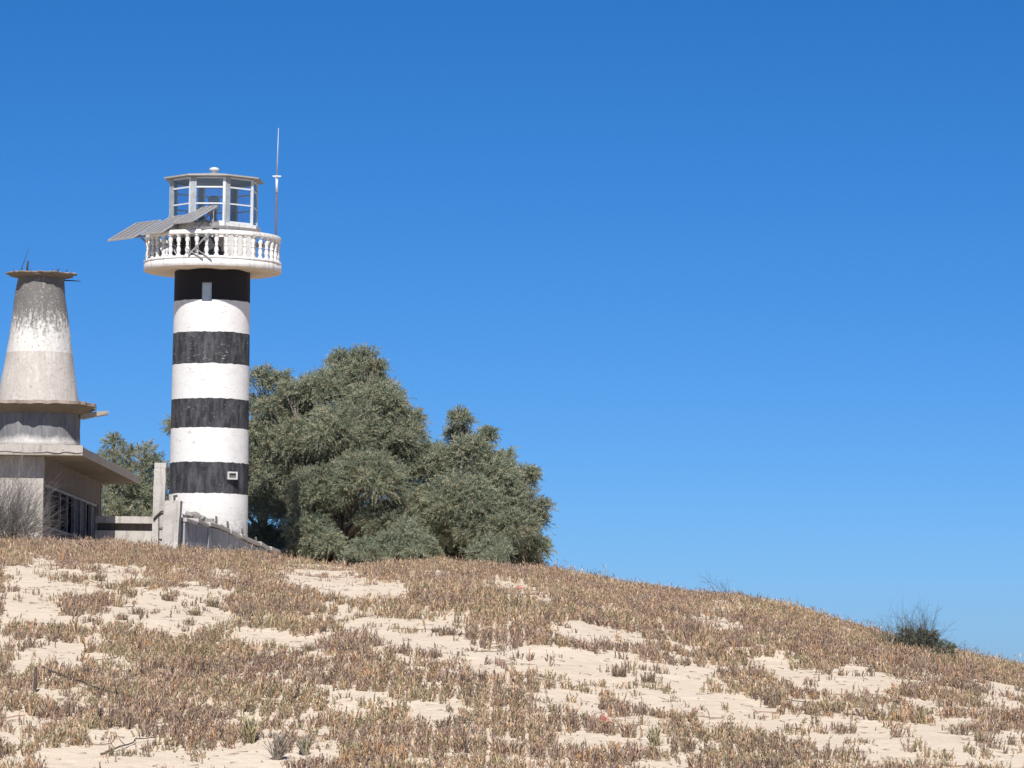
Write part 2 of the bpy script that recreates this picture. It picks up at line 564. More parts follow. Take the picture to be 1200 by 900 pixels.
# creeping runners that cross the sand from the edges of the mats
rv, rt2, rc, off_ = [], [], [], 0
edge = np.where((g > .05) & (g < .95))[0]
for i_ in RNG.choice(edge, 420):
    a_ = RNG.uniform(0, 2 * PI); px_, py_ = gx[i_], gy[i_]
    k_ = RNG.integers(5, 12); pp = []
    for _ in range(k_):
        pp.append((px_, py_)); a_ += RNG.normal(0, .45); st_ = RNG.uniform(.05, .12); px_ += math.cos(a_) * st_; py_ += math.sin(a_) * st_ * 1.2
    pp = np.array(pp); zz_ = height(pp[:, 0], pp[:, 1])
    col_ = PAL[RNG.choice([2, 7, 7, 8])] * .8
    w_ = RNG.uniform(.004, .008)
    for j_ in range(k_ - 1):
        d_ = pp[j_ + 1] - pp[j_]; n_ = np.array([-d_[1], d_[0]]) / (np.hypot(*d_) + 1e-6) * w_
        q4 = [(*(pp[j_] - n_), zz_[j_] + .006), (*(pp[j_] + n_), zz_[j_] + .006), (*pp[j_], zz_[j_] + .02), (*(pp[j_ + 1] - n_), zz_[j_ + 1] + .006), (*(pp[j_ + 1] + n_), zz_[j_ + 1] + .006), (*pp[j_ + 1], zz_[j_ + 1] + .02)]
        rv += q4; rc += [col_] * 6
        rt2 += [(off_ + a, off_ + b, off_ + c) for a, b, c in ((0, 3, 5), (0, 5, 2), (2, 5, 4), (2, 4, 1))]; off_ += 6
Rn = (np.array(rv), np.array(rt2), np.array(rc))
# dry stalks lying on the sand
nl = 5000
lx = RNG.uniform(-14, 14, nl); ly = RNG.uniform(52, 96, nl)
lz = height(lx, ly)
ln = RNG.uniform(.05, .22, nl); la = RNG.uniform(0, 2 * PI, nl)
dv = np.stack([np.cos(la), np.sin(la)], -1)
ex, ey = lx + dv[:, 0] * ln, ly + dv[:, 1] * ln
ez = height(ex, ey)
sd = np.stack([-dv[:, 1], dv[:, 0]], -1) * .007
v = np.stack([np.stack([lx - sd[:, 0], ly - sd[:, 1], lz + .004], -1), np.stack([lx + sd[:, 0], ly + sd[:, 1], lz + .004], -1), np.stack([lx, ly, lz + .02], -1), np.stack([ex, ey, ez + .02], -1)], 1)
lt = (np.arange(nl)[:, None, None] * 4 + np.array([(0, 2, 3), (2, 1, 3), (0, 1, 3)])[None]).reshape(-1, 3)
lc = np.repeat(PAL[RNG.integers(0, 4, nl)] * .8, 4, 0)
parts = [A, Bk, Mt, Rn, (v.reshape(-1, 3), lt, lc)]
VV, TT, CC, o_ = [], [], [], 0
for a_, b_, c_ in parts:
    VV.append(a_); TT.append(b_ + o_); CC.append(c_); o_ += len(a_)
gc = tri_mesh('ground_cover', np.concatenate(VV), np.concatenate(TT), PLANT, None, np.concatenate(CC))
tag(gc, 'dry brown and straw coloured succulent ground cover over the dune', 'ground cover', kind='stuff')
del VV, TT, CC, A, Bk, Mt

# lone tufts standing on bare sand
TUFTS = [(160, 721), (143, 727), (222, 734), (228, 722), (250, 712), (196, 705), (116, 682), (362, 764), (350, 770), (288, 720), (525, 745), (512, 742),
         (726, 793), (760, 800), (905, 826), (952, 838), (975, 834), (1050, 833), (1083, 838), (1126, 862), (1152, 872), (880, 812), (1018, 842), (652, 836), (600, 826)]
proto = None
for i, (a, b) in enumerate(TUFTS):
    Y = 60.0
    for Y in np.arange(54, 96, 0.25):
        p = P(a, b, Y)
        if hz(p.x, p.y) >= p.z: break
    if proto is None or i in (8, 16):
        n = 46 if i < 16 else 30
        r = .13 * np.sqrt(RNG.uniform(size=n)); aa = RNG.uniform(0, 2 * PI, n)
        x_, y_ = r * np.cos(aa), r * np.sin(aa)
        V_, T_, C_ = stems(x_, y_, np.zeros(n), np.full(n, .2), PAL[RNG.choice([1, 2, 3, 7, 4], n)] * RNG.uniform(.7, 1.05, (n, 1)), 3, True, .5)
        proto = tri_mesh('succulent_tuft', V_, T_, PLANT, None, C_)
        o = proto
        tag(o, 'small lone tuft of grey brown succulent on bare sand', 'plant', 'lone tufts on the bare sand patches')
    else:
        o = proto.copy(); COL.objects.link(o)
    o.location = (p.x, p.y, hz(p.x, p.y) - .01)
    s_ = random.uniform(.7, 1.25); o.scale = (s_, s_, s_ * random.uniform(.8, 1.2)); o.rotation_euler = (0, 0, random.uniform(0, 6.28))


def on_ground(px, py, ymax=99):
    for Y in np.arange(53, ymax, 0.1):
        p = P(px, py, Y)
        if hz(p.x, p.y) >= p.z: break
    return Vector((p.x, p.y, hz(p.x, p.y)))


# yellow-green spiky tufts at the very front
def spiky(px, py, h, n, cols, name, label):
    p = on_ground(px, py)
    a = RNG.uniform(0, 2 * PI, n); r = .05 * np.sqrt(RNG.uniform(size=n))
    V_, T_, C_ = stems(r * np.cos(a), r * np.sin(a), np.zeros(n), np.full(n, h), np.array(cols)[RNG.integers(0, len(cols), n)] * RNG.uniform(.8, 1.2, (n, 1)), 3, True, .32)
    o = tri_mesh(name, V_, T_, PLANT, None, C_); o.location = p - Vector((0, 0, .02))
    return tag(o, label, 'plant')


spiky(293, 872, .42, 44, [(.30, .28, .13), (.38, .32, .2), (.22, .19, .13)], 'spiky_plant', 'tall yellow green spiky tuft on bare sand at the bottom edge')
spiky(325, 892, .40, 52, [(.22, .185, .155), (.29, .24, .19)], 'spiky_plant', 'dark grey brown spiky clump at the bottom edge beside the yellow green tuft')
spiky(358, 886, .3, 34, [(.26, .23, .2), (.3, .28, .16)], 'spiky_plant', 'low grey tuft on the sand right of the dark spiky clump')
spiky(768, 874, .3, 40, [(.28, .26, .14), (.3, .25, .17)], 'spiky_plant', 'olive green clump on sand below the crumpled red scrap')

# ================================================================ lighthouse
YT = 128.0
AXB = P(243.6, 628, YT)                     # on the axis at the foot
PXM = F / 128.4                             # photo pixels per metre there
az = math.atan2(AXB.x, AXB.y)
RIGHT = Vector((math.cos(az), -math.sin(az), 0)); TOWARD = Vector((-math.sin(az), -math.cos(az), 0)); UP = Vector((0, 0, 1))


def zt(py):
    return P(247, py, YT).z


def pol(r_px, phi_deg, z):
    """a point round the lighthouse axis: phi from the viewer's side, positive to the right"""
    a = math.radians(phi_deg)
    q_ = Vector((AXB.x, AXB.y, 0)) + (RIGHT * math.sin(a) + TOWARD * math.cos(a)) * (r_px / PXM)
    return Vector((q_.x, q_.y, z))


def loc_(right, toward, z):
    """offset in photo pixels from the axis"""
    q_ = Vector((AXB.x, AXB.y, 0)) + RIGHT * (right / PXM) + TOWARD * (toward / PXM)
    return Vector((q_.x, q_.y, z))


BASEZ = hz(AXB.x, AXB.y) - .25
light = thing('lighthouse', 'tall round lighthouse painted in black and white bands with a glazed lantern', 'lighthouse', (AXB.x, AXB.y, BASEZ))

# --- banded paint
t = NT('banded_paint', 0.8, 0.3)
zz = t.z()
wob = t.math('MULTIPLY', t.math('SUBTRACT', t.noise(t.pos(2.2, 2.2, 1), 2.0, 5), 0.5), 0.09)
zz = t.math('ADD', zz, wob)
bands = [zt(y) - BASEZ for y in (580, 543.5, 503.5, 469.5, 429, 392, 355)]
white = None
for i, b in enumerate(bands):
    st = t.math('GREATER_THAN', zz, b)
    white = t.math('SUBTRACT', 1.0, st) if i == 0 else (t.math('ADD', white, st) if i % 2 else t.math('SUBTRACT', white, st))
white = t.math('MINIMUM', t.math('MAXIMUM', white, 0.0), 1.0)
chip = t.noise(t.pos(2.4, 2.4, 6.5), 2.3, 8, 0.75)
blot = t.noise(t.pos(1, 1, 1.4, (4, 1, 2)), 1.7, 7, 0.7)
zraw = t.z()
age = t.ramp(zraw, zt(395) - BASEZ, zt(470) - BASEZ, 0.0, 0.0)
# black paint: faded grey blotches, white showing through in streaks
fade = t.noise(t.pos(3, 3, 0.8, (2, 7, 0)), 1.5, 7, 0.75)
black = t.mix(t.ramp(fade, 0.42, 0.72), (0.017, 0.018, 0.023), (0.095, 0.098, 0.105))
topblack = t.math('GREATER_THAN', zraw, bands[-1])
black = t.mix(topblack, black, (0.012, 0.012, 0.015))
wear = t.math('MULTIPLY', t.ramp(chip, 0.55, 0.70), t.ramp(blot, 0.45, 0.62))
wear = t.math('MULTIPLY', wear, t.math('SUBTRACT', 1.0, topblack))
lowb = t.ramp(zraw, zt(492) - BASEZ, zt(484) - BASEZ, 0.25, 1.0)
black = t.mix(t.math('MULTIPLY', wear, lowb), black, (0.46, 0.46, 0.45))
# white paint: faint cracks and grey grime, dirtier by the foot
wh = t.mix(t.ramp(blot, 0.5, 0.8), (0.63, 0.625, 0.615), (0.53, 0.52, 0.51))
crk = t.noise(t.pos(2, 2, 7, (1, 9, 4)), 2.0, 8, 0.7)
wh = t.mix(t.math('MULTIPLY', t.ramp(crk, 0.585, 0.64), 0.75), wh, (0.36, 0.35, 0.34))
foot = t.ramp(t.math('ADD', zraw, t.math('MULTIPLY', blot, 1.6)), zt(628) - BASEZ + 0.6, zt(590) - BASEZ + 0.8, 1.0, 0.0)
foot = t.math('MULTIPLY', foot, t.ramp(chip, 0.36, 0.56))
wh = t.mix(t.math('MULTIPLY', foot, 0.9), wh, (0.235, 0.23, 0.22))
t.bump(t.math('ADD', chip, blot), 0.25, 0.03)
BAND = t.color(t.mix(white, black, wh))

WHITE = weathered('old_white_paint', (0.64, 0.63, 0.61), (0.40, 0.37, 0.34), (0.69, 0.68, 0.66), 0.7, True, 0.85, 0.4)
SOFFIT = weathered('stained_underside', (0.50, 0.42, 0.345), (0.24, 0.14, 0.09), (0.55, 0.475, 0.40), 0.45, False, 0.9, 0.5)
ALU = plain('grey_metal', (0.50, 0.51, 0.53), 0.45, 0.55, 0.12)
FRAMEW = plain('white_painted_frame', (0.55, 0.58, 0.61), 0.5, 0.0, 0.06)
FRAMEG = plain('shade_grey_frame', (0.28, 0.305, 0.325), 0.5, 0.0, 0.2)  # shade of the turned post faces put into the grey
DARKM = plain('dark_rusty_metal', (0.055, 0.05, 0.05), 0.7, 0.3, 0.4)
DARKW = plain('black_painted_wall', (0.05, 0.045, 0.048), 0.8, 0, 0.3)
ROOFM = weathered('roof_paint', (0.33, 0.325, 0.315), (0.19, 0.17, 0.155), (0.39, 0.38, 0.365), 0.35, False, 0.75, 0.2)
CEIL = plain('grey_ceiling', (0.30, 0.29, 0.29), 0.9, 0, 0.15, 2.0)

g_ = bpy.data.materials.new('window_glass'); g_.use_nodes = True
gt = g_.node_tree; gt.nodes.remove(gt.nodes['Principled BSDF'])
tp = gt.nodes.new('ShaderNodeBsdfTransparent'); tp.inputs[0].default_value = (.87, .93, .97, 1)
gl = gt.nodes.new('ShaderNodeBsdfGlossy'); gl.inputs['Roughness'].default_value = 0.03
lw_ = gt.nodes.new('ShaderNodeLayerWeight'); lw_.inputs['Blend'].default_value = 0.5
pw = gt.nodes.new('ShaderNodeMath'); pw.operation = 'POWER'; pw.inputs[1].default_value = 4.0
fn = gt.nodes.new('ShaderNodeMath'); fn.operation = 'MULTIPLY_ADD'; fn.inputs[1].default_value = 0.5; fn.inputs[2].default_value = 0.03
gt.links.new(lw_.outputs['Facing'], pw.inputs[0]); gt.links.new(pw.outputs[0], fn.inputs[0])
mx = gt.nodes.new('ShaderNodeMixShader')
gt.links.new(fn.outputs[0], mx.inputs[0]); gt.links.new(tp.outputs[0], mx.inputs[1]); gt.links.new(gl.outputs[0], mx.inputs[2])
df = gt.nodes.new('ShaderNodeBsdfDiffuse'); df.inputs[0].default_value = (.5, .5, .48, 1)
m2 = gt.nodes.new('ShaderNodeMixShader'); m2.inputs[0].default_value = 0.02
gt.links.new(mx.outputs[0], m2.inputs[1]); gt.links.new(df.outputs[0], m2.inputs[2])
gt.links.new(m2.outputs[0], gt.nodes['Material Output'].inputs['Surface'])
GLASS = g_

# --- shaft, with the small window cut through
NS = 72
zu, z0 = zt(320.0), BASEZ
rt_, rb_ = 44.3 / PXM, 46.6 / PXM
wz0, wz1 = zt(357.0), zt(335.0)
rows = sorted(set([z0, wz0, wz1, zu + .02] + [z0 + (zu - z0) * i / 14 for i in range(1, 14)]))
wa = math.degrees(math.asin(-6.0 / 44.3))
ka = 360.0 / NS
phi0 = wa - 1.5 * ka
sh = MB()
for z in rows:
    r = rb_ + (rt_ - rb_) * (z - z0) / (zu - z0)
    for k in range(NS):
        p = pol(r * PXM, phi0 + k * ka, z); sh.v.append(tuple(p))
for i in range(len(rows) - 1):
    for k in range(NS):
        if k < 3 and rows[i] >= wz0 - 1e-4 and rows[i + 1] <= wz1 + 1e-4: continue
        a, b = i * NS + k, i * NS + (k + 1) % NS
        sh.f.append((a, b, b + NS, a + NS)); sh.sm.append(True)
shaft = sh.build('shaft', BAND, light, recalc=False)
rw = rb_ + (rt_ - rb_) * ((wz0 + wz1) / 2 - z0) / (zu - z0)
m = MB()
pa, pb, pc, pd = pol(rw * PXM, phi0, 0), pol(rw * PXM, phi0 + 3 * ka, 0), pol(rw * PXM - 9, phi0 + 3 * ka, 0), pol(rw * PXM - 9, phi0, 0)
def at(p, z): return (p.x, p.y, z)
e = .004
m.add([at(pa, wz0 + e), at(pb, wz0 + e), at(pc, wz0 + e), at(pd, wz0 + e), at(pa, wz1 - e), at(pb, wz1 - e), at(pc, wz1 - e), at(pd, wz1 - e)],
      [(0, 1, 2, 3), (4, 5, 6, 7), (0, 3, 7, 4), (1, 2, 6, 5)])
win = m.build('window', plain('window_reveal', (.42, .43, .45), .8), light)
m = MB(); mid_ = (pa + pb) / 2 - TOWARD * .10
m.box((mid_.x, mid_.y, (wz0 + wz1) / 2), (pb - pa).length * .92, .03, (wz1 - wz0) * .95, Matrix.Rotation(-az, 3, 'Z'))
m.build('pane', plain('pale_board', (.42, .50, .56), .5), win)

# --- vent box on the lowest black band
m = MB()
vb = pol(rb_ * PXM - 2, math.degrees(math.asin(26.5 / 46)), zt(559))
rotv = Matrix.Rotation(-az - math.radians(0) + math.radians(14), 3, 'Z')
hw, hh = 5.0 / PXM, 3.6 / PXM
for sx, sz, ww, hgt in ((0, hh, 2 * hw + .05, .05), (0, -hh, 2 * hw + .05, .05), (-hw, 0, .05, 2 * hh - .05), (hw, 0, .05, 2 * hh - .05)):
    m.box(vb + rotv @ Vector((sx, -.06, sz)), ww, .30, hgt, rotv)
vent = m.build('vent_box', plain('grey_white_box', (.42, .42, .42), .7), light)
m = MB(); m.box(vb + rotv @ Vector((0, -.12, 0)), 2 * hw - .06, .05, 2 * hh - .06, rotv); m.build('grille', plain('grey_grille', (.12, .12, .125), .7, .2, .3), vent)

# --- gallery slab
zs0, zs1 = zt(320.0), zt(310.5)
RP = 80.5 / PXM
A0 = Vector((AXB.x, AXB.y, 0))
m = MB()
m.lathe(A0, [(rt_ - .02, zs0 + .025), (RP - .06, zs0 + .002), (RP, zs0 + .03), (RP, zs1), (RP - .2, zs1 + .01), (.4, zs1 + .02)], 96,
        wob=lambda r, z, a, i: (r + (.012 * math.sin(9 * a) + .008 * math.sin(23 * a) if i in (1, 2) else 0), z + (.02 * math.sin(7 * a + 1) * (i == 0))))
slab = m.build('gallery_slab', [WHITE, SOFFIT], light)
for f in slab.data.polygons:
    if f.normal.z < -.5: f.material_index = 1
m = MB(); m.lathe(A0, [(RP - .21, zs1 - .01), (RP + .006, zs1 - .01), (RP + .004, zt(307.5)), (RP - .21, zt(307.5))], 96)
m.f = m.f[:-2]; m.sm = m.sm[:-2]
for k in range(96): m.f.append((3 * 96 + k, 3 * 96 + (k + 1) % 96, (k + 1) % 96, k)); m.sm.append(True)
m.build('kerb', WHITE, light)

# --- balusters and rail
zb0, zb1 = zt(307.5), zt(282.5)
RB = RP - .12
hb = zb1 - zb0
prof = [(.060, 0), (.060, .07), (.038, .09), (.035, .13), (.052, .22), (.055, .30), (.036, .42), (.030, .47), (.044, .49), (.044, .52), (.030, .54),
        (.036, .62), (.055, .72), (.052, .80), (.035, .88), (.038, .91), (.060, .93), (.060, 1.0)]
NB = 42
b0 = None
for k in range(NB):
    p = pol(RB * PXM, 360.0 * (k + .35) / NB, zb0)
    if b0 is None:
        mb = MB(); mb.lathe(p, [(r * 1.45, z * hb) for r, z in prof], 10)
        b0 = mb.build('baluster', WHITE, light); p0 = p
    else:
        o = b0.copy(); COL.objects.link(o); o.parent = light; o.location = p - p0
m = MB()
zr1 = zt(277.5)
m.lathe(A0, [(RB - .10, zb1 - .01), (RB + .09, zb1 - .01), (RB + .10, zb1 + .02), (RB + .10, zr1 - .02), (RB + .08, zr1), (RB - .08, zr1), (RB - .10, zr1 - .03)], 96)
m.f = m.f[:-2]; m.sm = m.sm[:-2]
for k in range(96): m.f.append((6 * 96 + k, 6 * 96 + (k + 1) % 96, (k + 1) % 96, k)); m.sm.append(True)
m.build('handrail', WHITE, light)

# --- lantern base (octagonal), sill, glazing, roof
VA = [14.5 + 45 * i for i in range(8)]


def octo(mb, r0, z0_, r1, z1_, cap=True):
    vs_ = [tuple(pol(r0, a, z0_)) for a in VA] + [tuple(pol(r1, a, z1_)) for a in VA]
    fs = [(i, (i + 1) % 8, (i + 1) % 8 + 8, i + 8) for i in range(8)]
    if cap: fs += [tuple(reversed(range(8))), tuple(range(8, 16))]
    mb.add(vs_, fs)


zsl0, zsl1 = zt(272.5), zt(266.5)
m = MB(); octo(m, 52.5, zs1 + .01, 52.5, zsl0 - .06)
lb = m.build('lantern_base', WHITE, light)
m = MB(); octo(m, 53, zsl0 - .07, 58, zsl0 + .06); octo(m, 58.05, zsl0 + .062, 58.05, zsl1)
m.build('sill', WHITE, light)


def facet_panel(mb, i, r, u0, u1, za, zb, th=.05, out=.012):
    a, b = pol(r, VA[i], 0), pol(r, VA[(i + 1) % 8], 0)
    d = (b - a); nrm = Vector((d.y, -d.x, 0)).normalized()
    cen = (a + b) / 2 - A0; cen.z = 0
    if nrm.dot(cen) < 0: nrm = -nrm
    q0, q1 = a + d * u0, a + d * u1
    o_ = nrm * out
    i_ = nrm * (out - th)
    mb.add([at(q0 + i_, za), at(q1 + i_, za), at(q1 + o_, za), at(q0 + o_, za), at(q0 + i_, zb), at(q1 + i_, zb), at(q1 + o_, zb), at(q0 + o_, zb)],
           [(3, 2, 1, 0), (4, 5, 6, 7), (0, 1, 5, 4), (1, 2, 6, 5), (2, 3, 7, 6), (3, 0, 4, 7)])


# black painted lower wall with a door on the two facets left of the front corner
m = MB()
facet_panel(m, 7, 52.5, .02, .985, zs1 + .03, zt(283)); facet_panel(m, 6, 52.5, .02, .985, zs1 + .03, zt(283))
lw = m.build('black_dado', DARKW, light)
m = MB(); facet_panel(m, 7, 52.5, .50, .86, zs1 + .04, zt(283.5), .05, .045)
m.build('door', plain('black_door', (.035, .035, .045), .5, 0, .2), light)

zg0, zg1 = zsl1 + .005, zt(213.5)
RG = 53.0
hg = zg1 - zg0
for i in range(8):
    m = MB()
    facet_panel(m, i, RG, -.004, .165, zg0, zg1, .05, .012)
    post = m.build('corner_post', FRAMEG, light)
    m = MB()
    facet_panel(m, (i - 1) % 8, RG, .93, 1.004, zg0, zg1, .05, .015)
    m.build('edge_strip', FRAMEW, post)
    for fz, th in ((.02, .07), (.42, .055), (.78, .06), (.985, .05)):
        m = MB(); facet_panel(m, i, RG, .166, .929, zg0 + hg * fz - th / 2 + .01, zg0 + hg * fz + th / 2, .045, .005)
        m.build('glazing_bar', FRAMEW, light)
    m = MB(); facet_panel(m, i, RG, .15, .94, zg0 + .01, zg1 - .01, .012, -.015)
    m.build('glass_pane', GLASS, light)
m = MB(); m.lathe(A0, [(.55, zg0 + .01), (.55, zg0 + .08), (.12, zg0 + .09), (.10, zg0 + .55)], 20)
m.lathe(A0, [(.16, zg0 + .56), (.20, zg0 + .62), (.20, zg0 + .95), (.10, zg0 + 1.05)], 20)
m.build('lamp_pedestal', ALU, light)
m = MB(); octo(m, 51, zg1 + .012, 58.5, zg1 + .022)
m.build('lantern_ceiling', CEIL, light)
ze = zg1 + .03
m = MB(); octo(m, 60.2, ze, 60.4, ze + .05); octo(m, 60.0, ze + .053, 7.5, zt(203.5))
rf = m.build('lantern_roof', ROOFM, light)
m = MB()
zf = zt(204.0)
m.lathe(A0, [(.12, zf), (.10, zf + .10), (.16, zf + .12), (.17, zf + .17), (.12, zf + .21), (.03, zf + .235)], 20)
m.build('roof_vent', FRAMEW, light)

# --- brackets and conduits under the panels (on the gallery)
# --- solar panels: solved from the photo as 30 degree tilted modules
UV = (RIGHT * 33 + TOWARD * 42 + UP * .0)
U = (RIGHT * 33 + TOWARD * 41).normalized()
Vv = (RIGHT * 34 - TOWARD * 27)
Vv = (Vv - U * Vv.dot(U)).normalized() * math.cos(math.radians(30)) + UP * math.sin(math.radians(30))
Nn = U.cross(Vv).normalized()
if Nn.z < 0: Nn = -Nn

t = NT('solar_cells', 0.4, 0.3)
u_ = t.n('ShaderNodeTexBrick', offset=0.0)
t.set(u_.inputs['Vector'], t.tc.outputs['UV'])
u_.inputs['Color1'].default_value = (.07, .075, .09, 1); u_.inputs['Color2'].default_value = (.09, .095, .11, 1); u_.inputs['Mortar'].default_value = (.34, .33, .32, 1)
u_.inputs['Scale'].default_value = 1.0; u_.inputs['Mortar Size'].default_value = .012; u_.inputs['Brick Width'].default_value = .155; u_.inputs['Row Height'].default_value = .155
dust = t.noise(t.pos(), 3.0, 6, .7)
CELL = t.color(t.mix(t.ramp(dust, .3, .75, .15, .5), u_.outputs['Color'], (.24, .225, .20)))
PFRAME = plain('panel_frame', (.46, .46, .465), .4, .35, .08)


def solar(ll, wid, hei, label, legs, strips=4):
    root = thing('solar_panel', label, 'solar panel', ll, 'solar panels on the lighthouse gallery')
    me = bpy.data.meshes.new('cells')
    c4 = [ll + U * .02 + Vv * .02, ll + U * (wid - .02) + Vv * .02, ll + U * (wid - .02) + Vv * (hei - .02), ll + U * .02 + Vv * (hei - .02)]
    c8 = [c - Nn * .02 for c in c4]
    me.from_pydata([tuple(c) for c in c4 + c8], [], [(0, 1, 2, 3), (7, 6, 5, 4)])
    uvl = me.uv_layers.new(name='UVMap')
    uvs = [(0, 0), (wid, 0), (wid, hei), (0, hei)]
    for f in me.polygons:
        for li, vi in zip(f.loop_indices, f.vertices): uvl.data[li].uv = uvs[vi % 4]
    me.update()
    link_mesh('cells', me, CELL, root)
    m = MB()
    z_ = Nn * -.012
    for a, b in ((ll, ll + U * wid), (ll + Vv * hei, ll + U * wid + Vv * hei)):
        m.bar(a + z_, b + z_, .045, .05, Nn)
    for k in range(strips + 1):
        f = k / strips
        m.bar(ll + U * wid * f + Vv * .0235 + z_ + Nn * .002, ll + U * wid * f + Vv * (hei - .0235) + z_ + Nn * .002, .045 if k in (0, strips) else .035, .05, Nn)
    m.build('frame', PFRAME, root)
    m = MB()
    for a, b, w_ in legs: m.bar(a, b, w_)
    m.build('bracket', plain('bracket_metal', (.33, .33, .34), .5, .4, .2), root)
    return root


def pan_ll(px, py, toward):
    # point with that pixel, at a distance in front of the axis
    Yp = AXB.y + TOWARD.y * toward / PXM
    return P(px, py, Yp)


W_, H_ = 38 / 33 * 53.0 / PXM * .82, 1.36
llA = pan_ll(126.5, 281.5, 4); llB = pan_ll(166, 274.5, 50); llC = pan_ll(203, 261.5, 66)
zrail = zr1
def brk(ll, wid, foot1, foot2):
    lo = ll + U * wid * .5 + Vv * .1 - Nn * .05; hi = ll + U * wid * .5 + Vv * 1.2 - Nn * .05
    lo2 = ll + U * .08 + Vv * .3 - Nn * .05; hi2 = ll + U * (wid - .08) + Vv * .3 - Nn * .05
    lo3 = ll + U * .08 + Vv * 1.05 - Nn * .05; hi3 = ll + U * (wid - .08) + Vv * 1.05 - Nn * .05
    return [(lo2, hi2, .05), (lo3, hi3, .05), (lo, foot1, .05), (hi, foot2, .05), (hi3, foot1, .045), (lo3, foot2, .045), (foot1, foot2, .045)]
fA1, fA2 = pol(RB * PXM, -86, zrail - .02), pol(RB * PXM - 18, -70, zs1 + .02)
fB1, fB2 = pol(RB * PXM, -50, zrail - .02), pol(RB * PXM - 14, -38, zs1 + .02)
fC1, fC2 = pol(RB * PXM + 1, -14, zrail - .02), pol(RB * PXM - 6, 2, zrail + .02)
solar(llA, 1.34, H_, 'leftmost grey solar panel jutting out past the lighthouse railing', brk(llA, 1.34, fA1, fA2))
solar(llB, 1.02, H_, 'middle solar panel leaning over the lighthouse railing', brk(llB, 1.02, fB1, fB2))
solar(llC, .98, 1.20, 'solar panel nearest the lantern windows, highest of the three', brk(llC, .98, fC1, fC2))
# crossed struts and the junction box below the nearest panel
m = MB()
q1 = pol(RP * PXM + .6, -4, zs1 - .02)
m.bar(pol(RP * PXM + 1.6, -22, zt(300)), pol(RP * PXM + 1.6, -8, zt(312)), .035)
m.bar(pol(RP * PXM + 1.6, -14, zt(300)), pol(RP * PXM + 1.6, -1, zt(313)), .035)
m.bar(pol(RP * PXM + 1.6, -3, zt(282)), pol(RP * PXM + 1.6, -20, zt(307.5)), .05)
m.bar(pol(RP * PXM + .5, -10, zrail + .03), pol(RP * PXM - 2, 12, zrail + .10), .06)
m.box(pol(RP * PXM - 2, 2, zrail + .14), .22, .2, .2)
m.bar(pol(RP * PXM - 2, 0, zrail + .02), pol(RP * PXM - 2, 0, zrail + .62), .03)
m.bar(pol(RP * PXM - 4, 10, zrail + .02), pol(RP * PXM - 6, 9, zrail + .95), .018)
st_ = m.build('mounting_strut', plain('strut_metal', (.22, .22, .22), .6, .3, .3), None)
tag(st_, 'grey metal struts and small junction box fixed to the lighthouse railing under the panels', 'mounting struts')

# --- radio antenna
ap = pan_ll(323.2, 281, -18)
root = thing('radio_antenna', 'thin whip antenna on a dark mast at the right edge of the lighthouse gallery', 'antenna', ap)
zap = lambda y: P(324, y, ap.y).z
lean = RIGHT * .004
m = MB(); m.tube([Vector((ap.x, ap.y, zs1 + .01)), Vector((ap.x, ap.y, zap(224)))], .032, 8); m.build('mast', plain('red_brown_mast', (.13, .085, .09), .7), root)
m = MB(); m.tube([Vector((ap.x, ap.y, zap(226))), Vector((ap.x, ap.y, zap(207)))], .045, 8); m.build('coupling', FRAMEW, root)
m = MB(); m.tube([Vector((ap.x, ap.y, zap(207))), Vector((ap.x + .03, ap.y, zap(150)))], [.027, .014], 6); m.build('whip', plain('whip_white', (.36, .38, .42), .5), root)
m = MB(); cpx = Vector((ap.x, ap.y, zap(206.5))); m.bar(cpx - RIGHT * .14, cpx + RIGHT * .14, .045); m.bar(cpx - TOWARD * .12, cpx + TOWARD * .12, .045); m.build('crossbar', FRAMEW, root)
m = MB(); m.bar(Vector((ap.x, ap.y, zrail - .07)), pol(RB * PXM - 2, 96, zrail - .07), .05); m.build('clamp', ALU, root)

# ================================================================ old concrete tower and its house
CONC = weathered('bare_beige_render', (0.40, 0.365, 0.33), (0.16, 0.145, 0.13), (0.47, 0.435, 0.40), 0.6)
SHADEW = weathered('shaded_house_render', (0.135, 0.112, 0.10), (0.07, 0.06, 0.052), (0.165, 0.14, 0.125), 0.5)  # render colour darkened to carry the shade on the side wall
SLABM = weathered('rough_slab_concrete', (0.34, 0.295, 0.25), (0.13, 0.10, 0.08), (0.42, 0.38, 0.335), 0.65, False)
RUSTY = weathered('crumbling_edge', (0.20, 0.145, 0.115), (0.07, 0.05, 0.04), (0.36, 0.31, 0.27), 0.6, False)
UNDER = weathered('shade_brown_concrete', (0.155, 0.125, 0.095), (0.085, 0.065, 0.05), (0.20, 0.165, 0.13), .5, False)  # brown made darker, shade under the slabs put into the colour
YH = 105.0
house = thing('old_tower_house', 'derelict flat roofed concrete house with a stubby tapered tower on its roof', 'building', P(20, 632, YH))
XW = P(50, 600, YH).x
YHB = 119.8
zrb = P(97, 534, 104.4).z          # underside of the roof slab
zrt = P(97, 523.5, 104.4).z
XR = P(97, 530, 104.4).x
XL = XW - 4.6
zfl = hz(XW, YH) - .4
